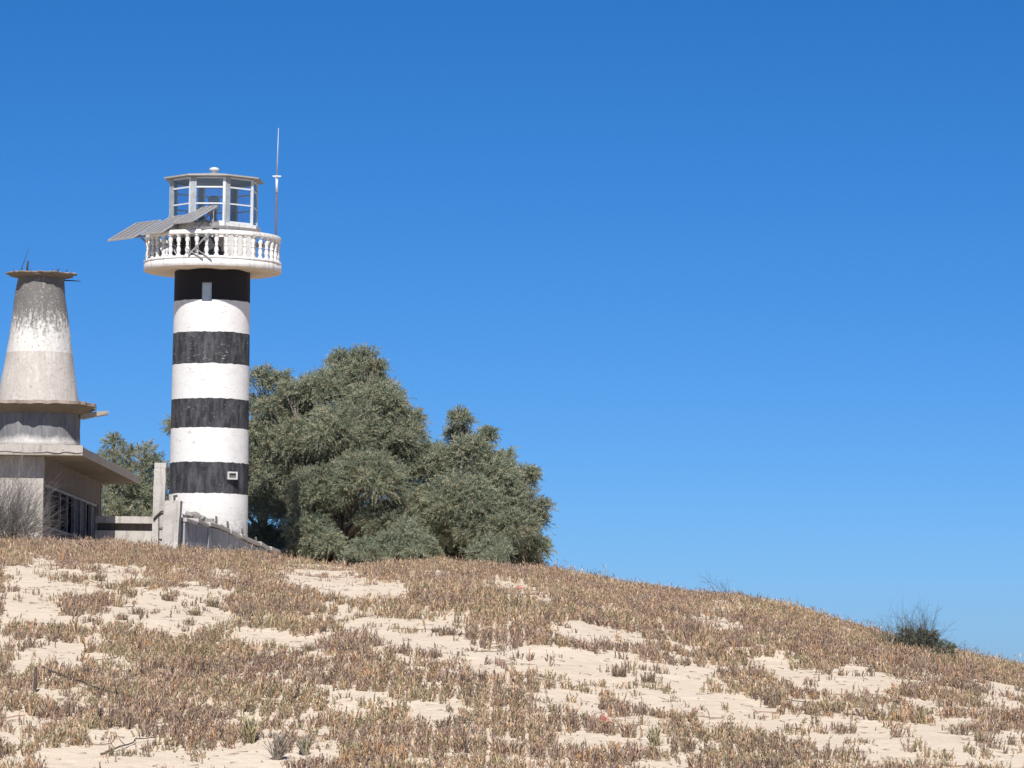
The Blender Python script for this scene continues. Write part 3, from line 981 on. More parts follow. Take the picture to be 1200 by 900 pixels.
# walls: front, right side (below/above the window strip, end piers), left, back
zw0, zw1 = P(50, 617.5, YH).z, P(50, 565, YH).z
ya, yb = YH + .35, YHB - .5
m = MB()
m.box(((XL + XW) / 2, YH + .1, (zfl + zrb) / 2), XW - XL, .2, zrb - zfl)
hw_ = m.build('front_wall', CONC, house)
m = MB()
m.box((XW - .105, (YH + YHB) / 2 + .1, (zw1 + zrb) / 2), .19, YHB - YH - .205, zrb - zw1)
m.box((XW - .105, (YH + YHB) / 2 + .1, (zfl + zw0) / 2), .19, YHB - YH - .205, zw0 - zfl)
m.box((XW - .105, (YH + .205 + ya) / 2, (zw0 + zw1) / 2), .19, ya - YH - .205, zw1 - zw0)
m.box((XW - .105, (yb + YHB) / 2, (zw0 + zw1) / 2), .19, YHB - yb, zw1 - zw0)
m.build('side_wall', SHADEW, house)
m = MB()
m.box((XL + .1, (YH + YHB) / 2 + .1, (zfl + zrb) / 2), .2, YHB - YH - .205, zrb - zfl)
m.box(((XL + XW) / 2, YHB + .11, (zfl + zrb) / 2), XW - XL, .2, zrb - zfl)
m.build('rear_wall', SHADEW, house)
m = MB(); m.box(((XL + XW) / 2, (YH + YHB) / 2, zw0 - .3), XW - XL - .5, YHB - YH - .6, .1); m.build('floor_slab', SHADEW, house)
# window strip
WF = plain('grey_window_frame', (.18, .18, .19), .6, .1, .2)
wn = thing('window', None, None, (XW, ya, zw0)); wn.parent = house; wn.location = Vector((XW, ya, zw0)) - house.location
fracs = [(ya + (yb - ya) * f) for f in (0, .115, .30, .43, .56, .67, .78, .89, 1.0)]
m = MB()
m.box((XW - .1, (ya + yb) / 2, zw0 + .04), .1, yb - ya, .075); m.box((XW - .1, (ya + yb) / 2, zw1 - .04), .1, yb - ya, .075)
for yy in fracs: m.box((XW - .1, min(max(yy, ya + .05), yb - .05), (zw0 + zw1) / 2), .11, .09, zw1 - zw0 - .16)
m.build('frame', WF, wn)
GRIME = plain('grimy_glass', (.022, .024, .03), .95, 0, .4, 5, 0.0)
SHUT = weathered('grey_shutter', (.07, .074, .09), (.03, .03, .035), (.115, .12, .135), .5)
for i in range(8):
    if i in (3, 6): continue              # open bays
    m = MB(); m.box((XW - .12, (fracs[i] + fracs[i + 1]) / 2, (zw0 + zw1) / 2), .03, fracs[i + 1] - fracs[i] - .10, zw1 - zw0 - .18)
    m.build('pane', GRIME if i in (0, 1, 2) else SHUT, wn)
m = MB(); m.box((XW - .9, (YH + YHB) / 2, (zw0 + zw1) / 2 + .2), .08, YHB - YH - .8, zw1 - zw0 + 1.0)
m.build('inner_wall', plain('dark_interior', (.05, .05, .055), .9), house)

# roof slab with a ragged front lip
m = MB()
m.box(((XL - .6 + XR) / 2, (104.4 + 120.6) / 2, (zrb + zrt) / 2), XR - XL + .6, 16.2, zrt - zrb)
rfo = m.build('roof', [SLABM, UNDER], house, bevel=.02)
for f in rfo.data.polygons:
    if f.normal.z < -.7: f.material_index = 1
m = MB()
# broken render skirt along the front lip
pts = []
n_ = 40
for i in range(n_ + 1):
    x = XL - .6 + (XR - XL + .6) * i / n_
    pts.append((x, 104.38 - .02 * random.random(), zrt + .02 + .05 * fbm(np.array([x * 3.]), np.array([1.]), 5)[0]))
vs_ = []
for x, y, z in pts: vs_ += [(x, y, zrb + .06 + .05 * random.random()), (x, y, z), (x, y + .5, z)]
m.add(vs_, [(3 * i, 3 * i + 3, 3 * i + 4, 3 * i + 1) for i in range(n_)] + [(3 * i + 1, 3 * i + 4, 3 * i + 5, 3 * i + 2) for i in range(n_)])
m.build('roof_edging', CONC, house)

# tower on the roof
YO = 106.3
PO = F / YO
OX = P(45, 470, YO).x; O0 = Vector((OX, YO, 0))
zo = lambda y: P(46, y, YO).z
t = NT('flaking_tower_paint', 0.92, 0.2)
zr_ = t.z()
b1 = t.noise(t.pos(1.3, 1.3, .8), 2.2, 8, .72)
b2 = t.noise(t.pos(6, 6, 1.0, (3, 1, 2)), 1.6, 8, .75)
b3 = t.noise(t.pos(off=(1, 2, 3)), 11, 6, .7)
Z0 = zo(632) - 0
hbase = P(20, 632, YH).z
zrel = lambda y: zo(y) - hbase
up_ = t.ramp(zr_, zrel(408), zrel(340), 0, 1)
peel = t.ramp(t.math('ADD', t.math('ADD', t.math('MULTIPLY', b2, .75), t.math('MULTIPLY', b3, .75)), t.math('MULTIPLY', up_, .46)), .83, 1.02)
upper = t.mix(peel, (.58, .565, .535), (.145, .14, .133))
upper = t.mix(t.math('MULTIPLY', t.ramp(b3, .55, .66), .55), upper, (.42, .395, .355))
lower = t.mix(t.ramp(b1, .4, .65), (.43, .395, .36), (.48, .445, .41))
lower = t.mix(t.ramp(b2, .53, .62), lower, (.54, .515, .48))
lower = t.mix(t.math('MULTIPLY', t.ramp(b3, .56, .66), .7), lower, (.27, .235, .20))
sel = t.math('GREATER_THAN', t.math('ADD', zr_, t.math('MULTIPLY', b3, .02)), zrel(414))
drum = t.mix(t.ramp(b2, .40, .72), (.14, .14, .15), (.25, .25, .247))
drum = t.mix(t.ramp(t.math('ADD', zr_, t.math('MULTIPLY', b1, .5)), zrel(524) + .33, zrel(516) + .33), (.58, .555, .52), drum)  # ring's shadow and lit foot strip put into the colour, over dirty grey
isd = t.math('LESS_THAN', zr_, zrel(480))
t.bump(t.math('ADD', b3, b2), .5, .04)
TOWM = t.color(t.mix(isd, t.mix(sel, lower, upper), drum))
m = MB()
R_ = lambda p: p / PO
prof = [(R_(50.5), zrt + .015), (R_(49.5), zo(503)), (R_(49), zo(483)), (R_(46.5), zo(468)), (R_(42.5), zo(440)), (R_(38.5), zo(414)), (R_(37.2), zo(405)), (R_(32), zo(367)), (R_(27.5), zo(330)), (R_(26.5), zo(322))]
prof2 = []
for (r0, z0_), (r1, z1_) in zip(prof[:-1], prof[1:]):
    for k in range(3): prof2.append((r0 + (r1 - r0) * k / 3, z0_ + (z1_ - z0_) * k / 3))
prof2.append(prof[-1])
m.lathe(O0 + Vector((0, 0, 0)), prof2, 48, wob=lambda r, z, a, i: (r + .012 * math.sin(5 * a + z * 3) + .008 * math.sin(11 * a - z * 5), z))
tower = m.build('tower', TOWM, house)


def ragged(mb, R0, r_in, z0_, z1_, seed, n=72, bite=.14, dz=.05, bites=()):
    rs = fbm(np.cos(np.arange(n) / n * 6.283) * 3 + seed, np.sin(np.arange(n) / n * 6.283) * 3 + seed, seed, 4)
    jag = np.random.default_rng(seed).uniform(-.035, .035, n)
    def wobf(r, z, a, i):
        k = int(round(a / (2 * PI) * n)) % n
        if r < R0 * .86: return r, z
        cut = 0
        for c_, wd, dp in bites:
            da = abs((a - c_ + PI) % (2 * PI) - PI)
            if da < wd: cut = max(cut, dp * (1 - da / wd) ** .5)
        return r - bite * (rs[k] * 1.3 - .4) + jag[k] - cut, z + dz * (rs[(k * 3) % n] - .5)
    mb.lathe(O0, [(r_in, z0_), (r_in + (R0 - r_in) * .5, z0_ + (z1_ - z0_) * .33), (R0 * .97, z0_ + (z1_ - z0_) * .62), (R0, z0_ + (z1_ - z0_) * .68), (R0, z1_ - .01), (R0 * .95, z1_), (R0 * .4, z1_ + .03)], n, smooth=False, wob=wobf)


m = MB(); ragged(m, R_(74), R_(49.5), zo(486), zo(473), 4, bite=.20, dz=.07, bites=((0.15, .22, .25),))
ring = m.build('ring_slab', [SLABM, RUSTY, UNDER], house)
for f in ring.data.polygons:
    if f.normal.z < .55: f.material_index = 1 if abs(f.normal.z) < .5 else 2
# lower broken piece of the ring
m = MB()
fr0 = O0 + Vector((R_(50), .35, zo(486)))
m.add([fr0 + Vector(v_) for v_ in ((0, -.45, -.11), (.42, -.4, -.03), (.74, -.15, .06), (.70, .25, .05), (.3, .5, 0), (0, .4, -.08),
                                   (0, -.45, .04), (.42, -.4, .10), (.76, -.15, .15), (.70, .25, .13), (.3, .5, .12), (0, .4, .07))],
      [(5, 4, 3, 2, 1, 0), (6, 7, 8, 9, 10, 11)] + [(i, (i + 1) % 6, (i + 1) % 6 + 6, i + 6) for i in range(6)])
m.build('broken_slab_piece', SLABM, house)
m = MB(); ragged(m, R_(45), R_(27), zo(326), zo(321), 8, bite=.26, dz=.09, bites=((.3, .25, .2), (2.4, .3, .12), (-1.7, .4, .1)))
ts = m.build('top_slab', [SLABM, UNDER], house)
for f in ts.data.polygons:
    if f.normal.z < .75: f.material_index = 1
rods = [([O0 + Vector((R_(20), y_, z_)), O0 + Vector((r_, y_ + .05, z_ - .02))], [.025, .012]) for y_, z_, r_ in ((-.2, zo(322), R_(43)), (.1, zo(327.5), R_(46)), (.3, zo(323), R_(36)))]
rods.append(([O0 + Vector((R_(-22), -.5, zo(322))), O0 + Vector((R_(-12), -.5, zo(292)))], [.012, .006]))
rods.append(([O0 + Vector((R_(-14), -.5, zo(322))), O0 + Vector((R_(-13), -.5, zo(308)))], [.03, .03]))
for k in range(9):
    a = random.uniform(-2.6, -.4)
    rods.append(([O0 + Vector((math.cos(a) * R_(33), math.sin(a) * R_(33), zo(323))), O0 + Vector((math.cos(a) * R_(36), math.sin(a) * R_(36), zo(319 - 2.5 * random.random())))], [.011, .009]))
for pts_, rr_ in rods:
    m = MB(); m.tube(pts_, rr_, 5); m.build('rebar', DARKM, house)

# ================================================================ parapet behind, pillars, retaining wall
PLAST = weathered('pale_concrete', (0.40, 0.38, 0.35), (0.20, 0.18, 0.16), (0.46, 0.435, 0.405), 0.6)
GREYC = weathered('grey_stained_concrete', (0.27, 0.275, 0.285), (0.14, 0.14, 0.145), (0.36, 0.36, 0.36), 0.55)
YP = 113.0
a, b = P(113, 613, YP), P(186, 612, YP)
root = thing('parapet_wall', 'low wall with a pale coping between the derelict house and the tall pillar', 'wall', ((a.x + b.x) / 2, YP, a.z - 1))
m = MB(); m.box(((a.x + b.x) / 2, YP, a.z + .1), b.x - a.x, .5, .2); m.build('coping', PLAST, root)
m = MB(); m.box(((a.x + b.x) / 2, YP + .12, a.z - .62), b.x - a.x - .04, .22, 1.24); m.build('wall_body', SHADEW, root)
m = MB(); m.box(((a.x + b.x) / 2, YP - .22, a.z - .62), b.x - a.x - .02, .42, .78); m.build('plinth', PLAST, root)

YQ = 101.0


def rough_block(mb, pxl, pxr, pyt, pyb, Y, depth, seed, top_skew=0.0, shift=0.0):
    """a hand cast pillar: many slightly uneven courses"""
    r_ = np.random.default_rng(seed)
    a, b = P(pxl, pyt, Y), P(pxr, pyt, Y)
    z0_ = hz((a.x + b.x) / 2, Y) - .3
    n = 9
    base = len(mb.v)
    for i in range(n + 1):
        f = i / n
        zc_ = z0_ + (a.z - z0_) * f
        cx_ = (a.x + b.x) / 2 + shift * (1 - f)
        hw2 = (b.x - a.x) / 2
        for sx, sy in ((-1, -1), (1, -1), (1, 1), (-1, 1)):
            mb.v.append((cx_ + sx * hw2 + r_.uniform(-.012, .012), Y + sy * depth / 2 + r_.uniform(-.012, .012), zc_ + (top_skew * sx if i == n else 0)))
    for i in range(n):
        for k in range(4):
            p, q2 = base + 4 * i + k, base + 4 * i + (k + 1) % 4
            mb.f.append((p, q2, q2 + 4, p + 4)); mb.sm.append(False)
    mb.f.append(tuple(base + k for k in (3, 2, 1, 0))); mb.f.append(tuple(base + 4 * n + k for k in range(4))); mb.sm += [False, False]
    return a, b, z0_


m = MB(); a, b, z0_ = rough_block(m, 181, 195, 549, 640, YQ, .34, 3, shift=-.04)
cz_ = (a.z + P(181, 543, YQ).z) / 2
m.box((P(188.6, 545, YQ).x, YQ, P(181, 546, YQ).z + .005), .31, .33, P(181, 543, YQ).z - P(181, 549.3, YQ).z)
root = thing('concrete_pillar', 'tall slim concrete pillar with exposed rebar hoops near its foot', 'pillar', ((a.x + b.x) / 2, YQ, z0_ + .3))
m.build('shaft', PLAST, root, bevel=.012)
m = MB()
x1, x2, x3 = P(186, 610, YQ - .2).x, P(193, 610, YQ - .2).x, P(180, 612, YQ - .2).x
zq = lambda y: P(188, y, YQ - .19).z
yq = YQ - .19
for p_, q_ in ((( x1, yq, zq(606)), (x1 + .01, yq - .01, zq(640))), ((x2, yq, zq(606)), (x2 - .01, yq, zq(640))), ((x1, yq - .01, zq(619)), (x2, yq - .01, zq(619) + .01)), ((x1, yq - .01, zq(632)), (x2, yq - .01, zq(632) + .01))):
    m = MB(); m.tube([p_, q_], .013, 5); m.build('rebar', DARKM, root)
m = MB()
m.tube([(x3, yq - .01, zq(609)), ((x3 + x1) / 2, yq - .02, zq(605)), (x1 + .06, yq - .03, zq(599.5)), (x2 + .03, yq - .02, zq(599))], .022, 6)
m.build('cable', DARKM, root)
YS = 100.2
m = MB(); a, b, z0_ = rough_block(m, 193.5, 212.5, 587, 648, YS, .55, 5, shift=-.06, top_skew=.008)
root = thing('gate_post', 'short thick concrete post beside the tall pillar', 'pillar', ((a.x + b.x) / 2, YS, z0_ + .3))
m.build('shaft', PLAST, root, bevel=.012)
m = MB(); m.tube([P(204.5, 588, YS), P(204.5, 581, YS)], .03, 6); m.bar(P(203, 582, YS), P(208, 581, YS), .06); m.build('bolt', DARKM, root)

# retaining wall running away to the right, of rough slabs with a slumped cap
wa_, wb_ = P(212, 606, 100.6), P(322, 650, 113.0)
root = thing('retaining_wall', 'low slumping grey block wall running from the short post past the lighthouse foot', 'wall', (wa_.x, wa_.y, wa_.z - 1))
NSG = 9
dirv = (wb_ - wa_)
mb = MB()
r_ = np.random.default_rng(12)
for i in range(NSG):
    f0, f1 = i / NSG, (i + 1) / NSG
    p, q2 = wa_ + dirv * f0, wa_ + dirv * f1
    zt0 = P(212 + (322 - 212) * f0, np.interp(f0, [0, .25, .5, .75, 1], [609, 615, 625, 637, 650]), p.y).z
    zt1 = P(212 + (322 - 212) * f1, np.interp(f1, [0, .25, .5, .75, 1], [609, 615, 625, 637, 650]), q2.y).z
    gl_ = min(hz(p.x, p.y), hz(q2.x, q2.y)) - .4
    j = float(r_.uniform(-.025, .025)); sink = float(r_.uniform(0, .06)); zt0 -= sink; zt1 -= sink + float(r_.uniform(-.03, .05))
    d2 = Vector((dirv.x, dirv.y, 0)).normalized(); nn = Vector((d2.y, -d2.x, 0))
    off = nn * j
    w2 = nn * .12
    e0, e1 = d2 * .02, -d2 * .02
    A_, B_ = Vector((p.x, p.y, 0)) + off + e0, Vector((q2.x, q2.y, 0)) + off + e1
    mb.add([at(A_ + w2, gl_), at(B_ + w2, gl_), at(B_ - w2, gl_), at(A_ - w2, gl_), at(A_ + w2, zt0 - .02), at(B_ + w2, zt1 - .02), at(B_ - w2, zt1 - .02), at(A_ - w2, zt0 - .02)],
           [(3, 2, 1, 0), (4, 5, 6, 7), (0, 1, 5, 4), (1, 2, 6, 5), (2, 3, 7, 6), (3, 0, 4, 7)])
    w3 = nn * .17
    tl = float(r_.uniform(-.06, .06))
    mcap = MB(); mcap.add([at(A_ + w3, zt0), at(B_ + w3, zt1 + tl), at(B_ - w3, zt1 + tl), at(A_ - w3, zt0), at(A_ + w3, zt0 + .11), at(B_ + w3, zt1 + tl + .09), at(B_ - w3, zt1 + tl + .1), at(A_ - w3, zt0 + .12)],
             [(3, 2, 1, 0), (4, 5, 6, 7), (0, 1, 5, 4), (1, 2, 6, 5), (2, 3, 7, 6), (3, 0, 4, 7)])
    mcap.build('coping', PLAST, root, bevel=.02)
mb.build('wall_body', GREYC, root, bevel=.015)
# heap of soil and stones behind it
STONE = weathered('rubble_stone', (0.235, 0.22, 0.205), (0.09, 0.08, 0.075), (0.33, 0.31, 0.285), .5, False)


def rock(p, s, seed):
    bm = bmesh.new(); bmesh.ops.create_icosphere(bm, subdivisions=2, radius=1)
    r_ = np.random.default_rng(seed)
    dirs = r_.normal(size=(7, 3)); dirs /= np.linalg.norm(dirs, axis=1)[:, None]
    lim = r_.uniform(.45, .8, 7)
    for v_ in bm.verts:
        c_ = np.array(v_.co)
        for d_, l_ in zip(dirs, lim):
            k_ = c_ @ d_
            if k_ > l_: c_ = c_ - d_ * (k_ - l_)
        v_.co = Vector((c_[0] * s[0], c_[1] * s[1], c_[2] * s[2]))
    me = bpy.data.meshes.new('rubble_stone'); bm.to_mesh(me); bm.free()
    o = link_mesh('rubble_stone', me, STONE); o.location = p; o.rotation_euler = (r_.uniform(-.3, .3), r_.uniform(-.3, .3), r_.uniform(0, 6))
    return o


rub = [(247, 606, .14), (277, 621, .16), (294, 632, .14), (222, 600, .22), (229, 601, .26), (236, 605, .2), (243, 608, .24), (250, 611, .2), (257, 617, .3), (264, 620, .24), (272, 623, .22), (280, 627, .2), (290, 632, .24), (298, 636, .2), (306, 641, .24), (314, 645, .2)]
for i, (a, b, s_) in enumerate(rub):
    Y = 101.2 + (a - 212) / 110 * 12.4 + .35
    s_ *= .62
    o = rock(P(a, b + 3, Y), (s_ * 1.5, s_, s_ * .8), 30 + i)
    tag(o, 'grey brown rubble stone lying along the top of the slumping block wall', 'stone', 'rubble stones on the block wall')
# rubble bank the stones lie on
m = MB()
top, bot, bk = [], [], []
for i in range(14):
    f = i / 13
    a = 214 + 108 * f; Y = 101.2 + 12.2 * f + .25
    p = P(a, np.interp(f, [0, .25, .5, .75, 1], [602, 613, 624, 638, 651]) + 1.5 * math.sin(i * 2.3), Y)
    top.append(tuple(p)); bot.append((p.x, Y - .1, hz(p.x, Y) - .4)); bk.append((p.x + .1, Y + 1.2, hz(p.x, Y + 1.2) - .3))
m.add(bot + top + bk, [(i, i + 1, 15 + i, 14 + i) for i in range(13)] + [(14 + i, 15 + i, 29 + i, 28 + i) for i in range(13)])
o = m.build('rubble_bank', STONE); tag(o, 'heaped earth and rubble banked behind the low block wall', 'rubble bank')
for i, (a, b, h_) in enumerate([(253, 612, 7), (267, 619, 8), (283.5, 627, 8), (300, 636, 7)]):
    Y = 101.4 + (a - 212) / 110 * 12.4 + .5
    m = MB(); p = P(a, b + 5, Y); q2 = P(a + .4 * (-1) ** i, b - h_, Y); m.tube([p, (p + q2) / 2 + Vector((.01, 0, 0)), q2], [.045, .04, .035], 6)
    o = m.build('wooden_stub', plain('grey_wood', (.10, .085, .075), .9, 0, .4), None)
    tag(o, 'short dark wooden stub sticking up from the rubble by the lighthouse foot', 'stub', 'wooden stubs along the rubble')

# ================================================================ trees
LEAF = attr_mat('feathery_leaf', 0.8, 0.20, 0.15)
BARK = plain('grey_bark', (.16, .14, .12), .95, 0, .4, 8)
LEAFPAL = np.array([[.24, .265, .175], [.275, .29, .205], [.19, .225, .155], [.31, .305, .205], [.31, .29, .205], [.205, .245, .185]])


def sprays(clumps, dens, pal, seed, axis=.42, leafl=.12, leafw=.0085, needles=20, flat=.72):
    """feathery foliage: every clump a puff of drooping plumes, every plume a spray of fine needles"""
    r_ = np.random.default_rng(seed)
    V, C = [], []
    for c_, rad, ctr in clumps:
        m_ = max(5, int(dens * rad * rad))
        d = r_.normal(size=(m_, 3)); d[:, 2] += .25; d /= np.linalg.norm(d, axis=1)[:, None]
        out = np.array(c_) - np.array(ctr); out = out / (np.linalg.norm(out) + 1e-6)
        o = np.array(c_) + d * (rad * r_.uniform(.15, .8, m_))[:, None] * np.array([1, 1, flat])
        ax = d * .9 + out * .35 + np.array([0, 0, .22]) + r_.normal(0, .28, (m_, 3)); ax /= np.linalg.norm(ax, axis=1)[:, None]
        al = axis * r_.uniform(.55, 1.25, m_) * min(1.0, .4 + rad)
        base = pal[r_.integers(0, len(pal), m_)] * r_.uniform(.78, 1.22, (m_, 1))
        base = base * (.86 + .28 * r_.uniform())
        # needles
        k = needles
        f = (np.arange(k)[None] + r_.uniform(0, 1, (m_, k))) / k
        P0 = o[:, None] + ax[:, None] * (al[:, None] * f)[..., None] - np.array([0, 0, 1]) * (al[:, None] * .28 * f ** 2)[..., None]
        nd = ax[:, None] * .75 + r_.normal(0, .48, (m_, k, 3)) - np.array([0, 0, .12]) * f[..., None]
        nd /= np.linalg.norm(nd, axis=2)[..., None]
        ll = leafl * r_.uniform(.5, 1.3, (m_, k)) * (1.1 - .45 * f); lw = leafw * r_.uniform(.7, 1.3, (m_, k))
        dd = np.repeat(d[:, None], k, 1)
        sd = np.cross(nd, dd); sd /= np.linalg.norm(sd, axis=2)[..., None] + 1e-6
        sd = sd + .5 * r_.normal(size=sd.shape); sd /= np.linalg.norm(sd, axis=2)[..., None] + 1e-6
        mid = P0 + nd * (ll * .45)[..., None]
        tip = P0 + nd * ll[..., None]
        q_ = np.stack([P0, mid - sd * lw[..., None], mid + sd * lw[..., None], tip], 2)
        V.append(q_.reshape(-1, 4, 3))
        cc = np.repeat(base[:, None], k, 1) * r_.uniform(.85, 1.15, (m_, k, 1))
        C.append(np.repeat(cc.reshape(-1, 3), 4, 0))
    V = np.concatenate(V); C = np.clip(np.concatenate(C), .01, .6)
    n = len(V)
    T = (np.arange(n)[:, None, None] * 4 + np.array([(0, 1, 2), (1, 3, 2)])[None]).reshape(-1, 3)
    return V.reshape(-1, 3), T, C


def make_tree(name, label, cat, Y, base_px, lobes, seed, clump=(.34, .66), dens=270, axis=.42, leafl=.14, leafw=.0100, needles=22, pal=LEAFPAL, group=None, limbs=True, cpm=1.0):
    """lobes: (px, py, radius in px, metres nearer(-)/farther(+))"""
    r_ = np.random.default_rng(seed)
    bx = P(base_px, 600, Y).x
    bz = hz(bx, Y)
    root = thing(name, label, cat, (bx, Y, bz), group)
    pm = F / Y
    clumps, tips = [], []
    for a, b, rp, dy in lobes:
        c_ = P(a, b, Y + dy + r_.uniform(-.7, .7)); R = rp / pm
        n = max(5, int(cpm * 13.0 * (R / .8) ** 1.6))
        for i in range(n):
            zf_ = 1 - 1.45 * (i + .5) / n; an = i * 2.399963 + r_.uniform(-.3, .3)
            d = np.array([math.cos(an) * math.sqrt(1 - zf_ ** 2), math.sin(an) * math.sqrt(1 - zf_ ** 2), zf_])
            cr = r_.uniform(*clump) * min(1.0, .45 + R * .5)
            pos_ = np.array(c_) + d * max(.05, R - cr * .7) * r_.uniform(.8, 1.22) * np.array([1, 1, .85])
            if pos_[2] < bz + .15: pos_[2] = bz + .15 + r_.uniform(0, .3)
            clumps.append((pos_, cr, np.array(c_)))
        for i in range(max(1, int(n * .25))):
            d = r_.normal(size=3); d /= np.linalg.norm(d)
            pos_ = np.array(c_) + d * R * .4
            if pos_[2] < bz + .2: continue
            clumps.append((pos_, r_.uniform(*clump) * min(1, .5 + R * .5), np.array(c_)))
        tips.append(c_)
    V_, T_, C_ = sprays(clumps, dens, pal, seed, axis, leafl, leafw, needles)
    tri_mesh('crown', V_, T_, LEAF, root, C_)
    m = MB()
    b0_ = Vector((bx, Y, bz - .2))
    fork = b0_ + Vector((.1, 0, 1.1))
    if limbs:
        m.tube([b0_, b0_ + Vector((.05, 0, .6)), fork], [.26, .21, .18], 8)
        for i, c_ in enumerate(tips):
            mid_ = fork.lerp(c_, .5) + Vector((random.uniform(-.2, .2), random.uniform(-.2, .2), -.15))
            m.tube([fork, mid_, c_], [.09, .05, .02], 5)
            for k in range(5):
                q_ = clumps[random.randrange(len(clumps))][0] if len(tips) == 1 else c_ + Vector((random.uniform(-1, 1), random.uniform(-1, 1), random.uniform(-.6, 1))) * lobes[i][2] / pm * .9
                m.tube([mid_.lerp(c_, .5 + .1 * k), Vector(q_)], [.03, .01], 4)
    else:
        for i, c_ in enumerate(tips):
            m.tube([b0_ + Vector((random.uniform(-.3, .3), 0, 0)), c_], [.05, .015], 5)
    m.build('trunk', BARK, root)
    return root


make_tree('tamarisk_tree', 'largest grey green feathery tree, standing right behind the lighthouse', 'tree', 138.5, 400,
          [(418, 446, 34, 1.4), (380, 462, 34, 1.0), (440, 478, 38, .8), (352, 484, 26, 1.0), (462, 520, 38, .2), (405, 515, 48, -.3), (350, 522, 38, .4), (482, 556, 36, -.2), (328, 562, 34, .8),
           (430, 565, 42, -1.5), (375, 578, 38, -1.0), (455, 612, 34, -1.3), (495, 596, 32, -.6), (400, 422, 15, 1.5), (428, 420, 16, 1.3), (478, 494, 20, 1.0), (362, 622, 30, -1.6), (384, 640, 22, -1.8), (352, 646, 16, -1.7),
           (310, 540, 30, 1.2), (304, 590, 30, 1.2), (300, 634, 26, 1.0), (330, 640, 26, 1.5), (410, 630, 30, 1.6), (450, 640, 30, 1.4), (490, 645, 28, 1.2), (318, 478, 15, 1.2), (440, 432, 12, 1.4), (338, 456, 12, 1.3), (342, 600, 30, .6), (392, 600, 34, .8), (345, 655, 24, 1.2), (375, 662, 24, 1.6), (405, 662, 26, 1.6), (320, 655, 20, 1.5), (440, 664, 26, 1.8), (480, 665, 24, 1.8), (420, 540, 30, .8), (298, 652, 24, 1.7), (318, 650, 22, 1.9), (506, 538, 20, .5), (365, 545, 30, 1.0), (310, 505, 22, 1.2)], 101)
make_tree('tamarisk_tree', 'shorter feathery tree at the right end of the grove with a small tuft on top', 'tree', 138.0, 560,
          [(541, 492, 13, .8), (537, 512, 17, .6), (553, 532, 27, .3), (522, 548, 30, -.1), (574, 562, 34, -.3), (543, 590, 40, -1.0), (596, 588, 30, .1), (612, 562, 17, .6), (622, 556, 9, .5),
           (598, 622, 32, -.7), (625, 610, 18, .1), (624, 640, 17, -.2), (560, 618, 30, -1.4), (516, 620, 32, -.8), (636, 594, 8, .2), (590, 540, 16, .6), (572, 510, 10, .7),
           (545, 650, 28, 1.4), (580, 655, 28, 1.4), (610, 655, 22, 1.2), (634, 640, 10, .2), (524, 655, 26, 1.3), (560, 668, 24, 1.6), (595, 668, 24, 1.6), (625, 664, 14, 1.0), (570, 600, 26, .8), (515, 585, 26, .6)], 102)
make_tree('tamarisk_tree', 'thin branched tree top showing just right of the lighthouse shaft', 'tree', 141.5, 306,
          [(305, 446, 18, 0), (326, 450, 18, .3), (300, 478, 20, 0), (334, 476, 22, .4), (310, 510, 26, 0), (300, 560, 30, 0), (205, 498, 9, 0)], 103, cpm=.8)
make_tree('tamarisk_tree', 'sparse tree behind the derelict house roof, left of the concrete pillars', 'tree', 139.0, 138,
          [(133, 520, 12, 0), (130, 540, 17, .2), (148, 536, 13, 0), (140, 560, 22, 0), (122, 570, 22, .2), (150, 585, 26, -.2), (125, 598, 24, 0), (140, 612, 24, .4), (165, 612, 20, .3)], 104, cpm=.9, dens=160)
make_tree('tamarisk_tree', 'rounded tree between the derelict house roof and the tall concrete pillar', 'tree', 140.5, 176,
          [(171, 530, 15, 0), (182, 545, 16, .2), (165, 552, 17, 0), (178, 572, 24, 0), (165, 590, 26, -.2), (185, 596, 22, 0), (200, 560, 14, 0), (175, 612, 22, .3)], 105, cpm=.75, dens=160)
BUSHPAL = np.array([[.23, .265, .185], [.255, .285, .21], [.21, .245, .175], [.28, .285, .20]])
for args in [('wide low shrub at the foot of the grove between the two trees', 131.0, 470, [(452, 636, 17, .3), (478, 626, 21, 0), (466, 648, 17, -.4), (497, 640, 17, .4), (437, 648, 13, -.2), (512, 652, 11, 0), (486, 650, 15, -.6)], 112),
             ('smaller low shrub left of the wide low shrub, under the largest tree', 131.2, 428, [(425, 644, 17, 0), (414, 650, 14, 0), (440, 652, 14, 0)], 113),
             ('small rounded shrub at the foot of the shorter right hand tree', 131.0, 572, [(575, 640, 18, 0), (588, 648, 15, 0), (560, 648, 15, 0), (578, 655, 18, 0)], 114)]:
    make_tree('tamarisk_shrub', args[0], 'shrub', args[1], args[2], args[3], args[4], clump=(.25, .45), dens=240, axis=.32, leafl=.10, leafw=.008, pal=BUSHPAL, group='shrubs at the foot of the grove', limbs=False, cpm=1.6)

# ================================================================ leafless bushes and small things
TWIG = attr_mat('grey_twigs', 0.9, 0.0, 0.1)


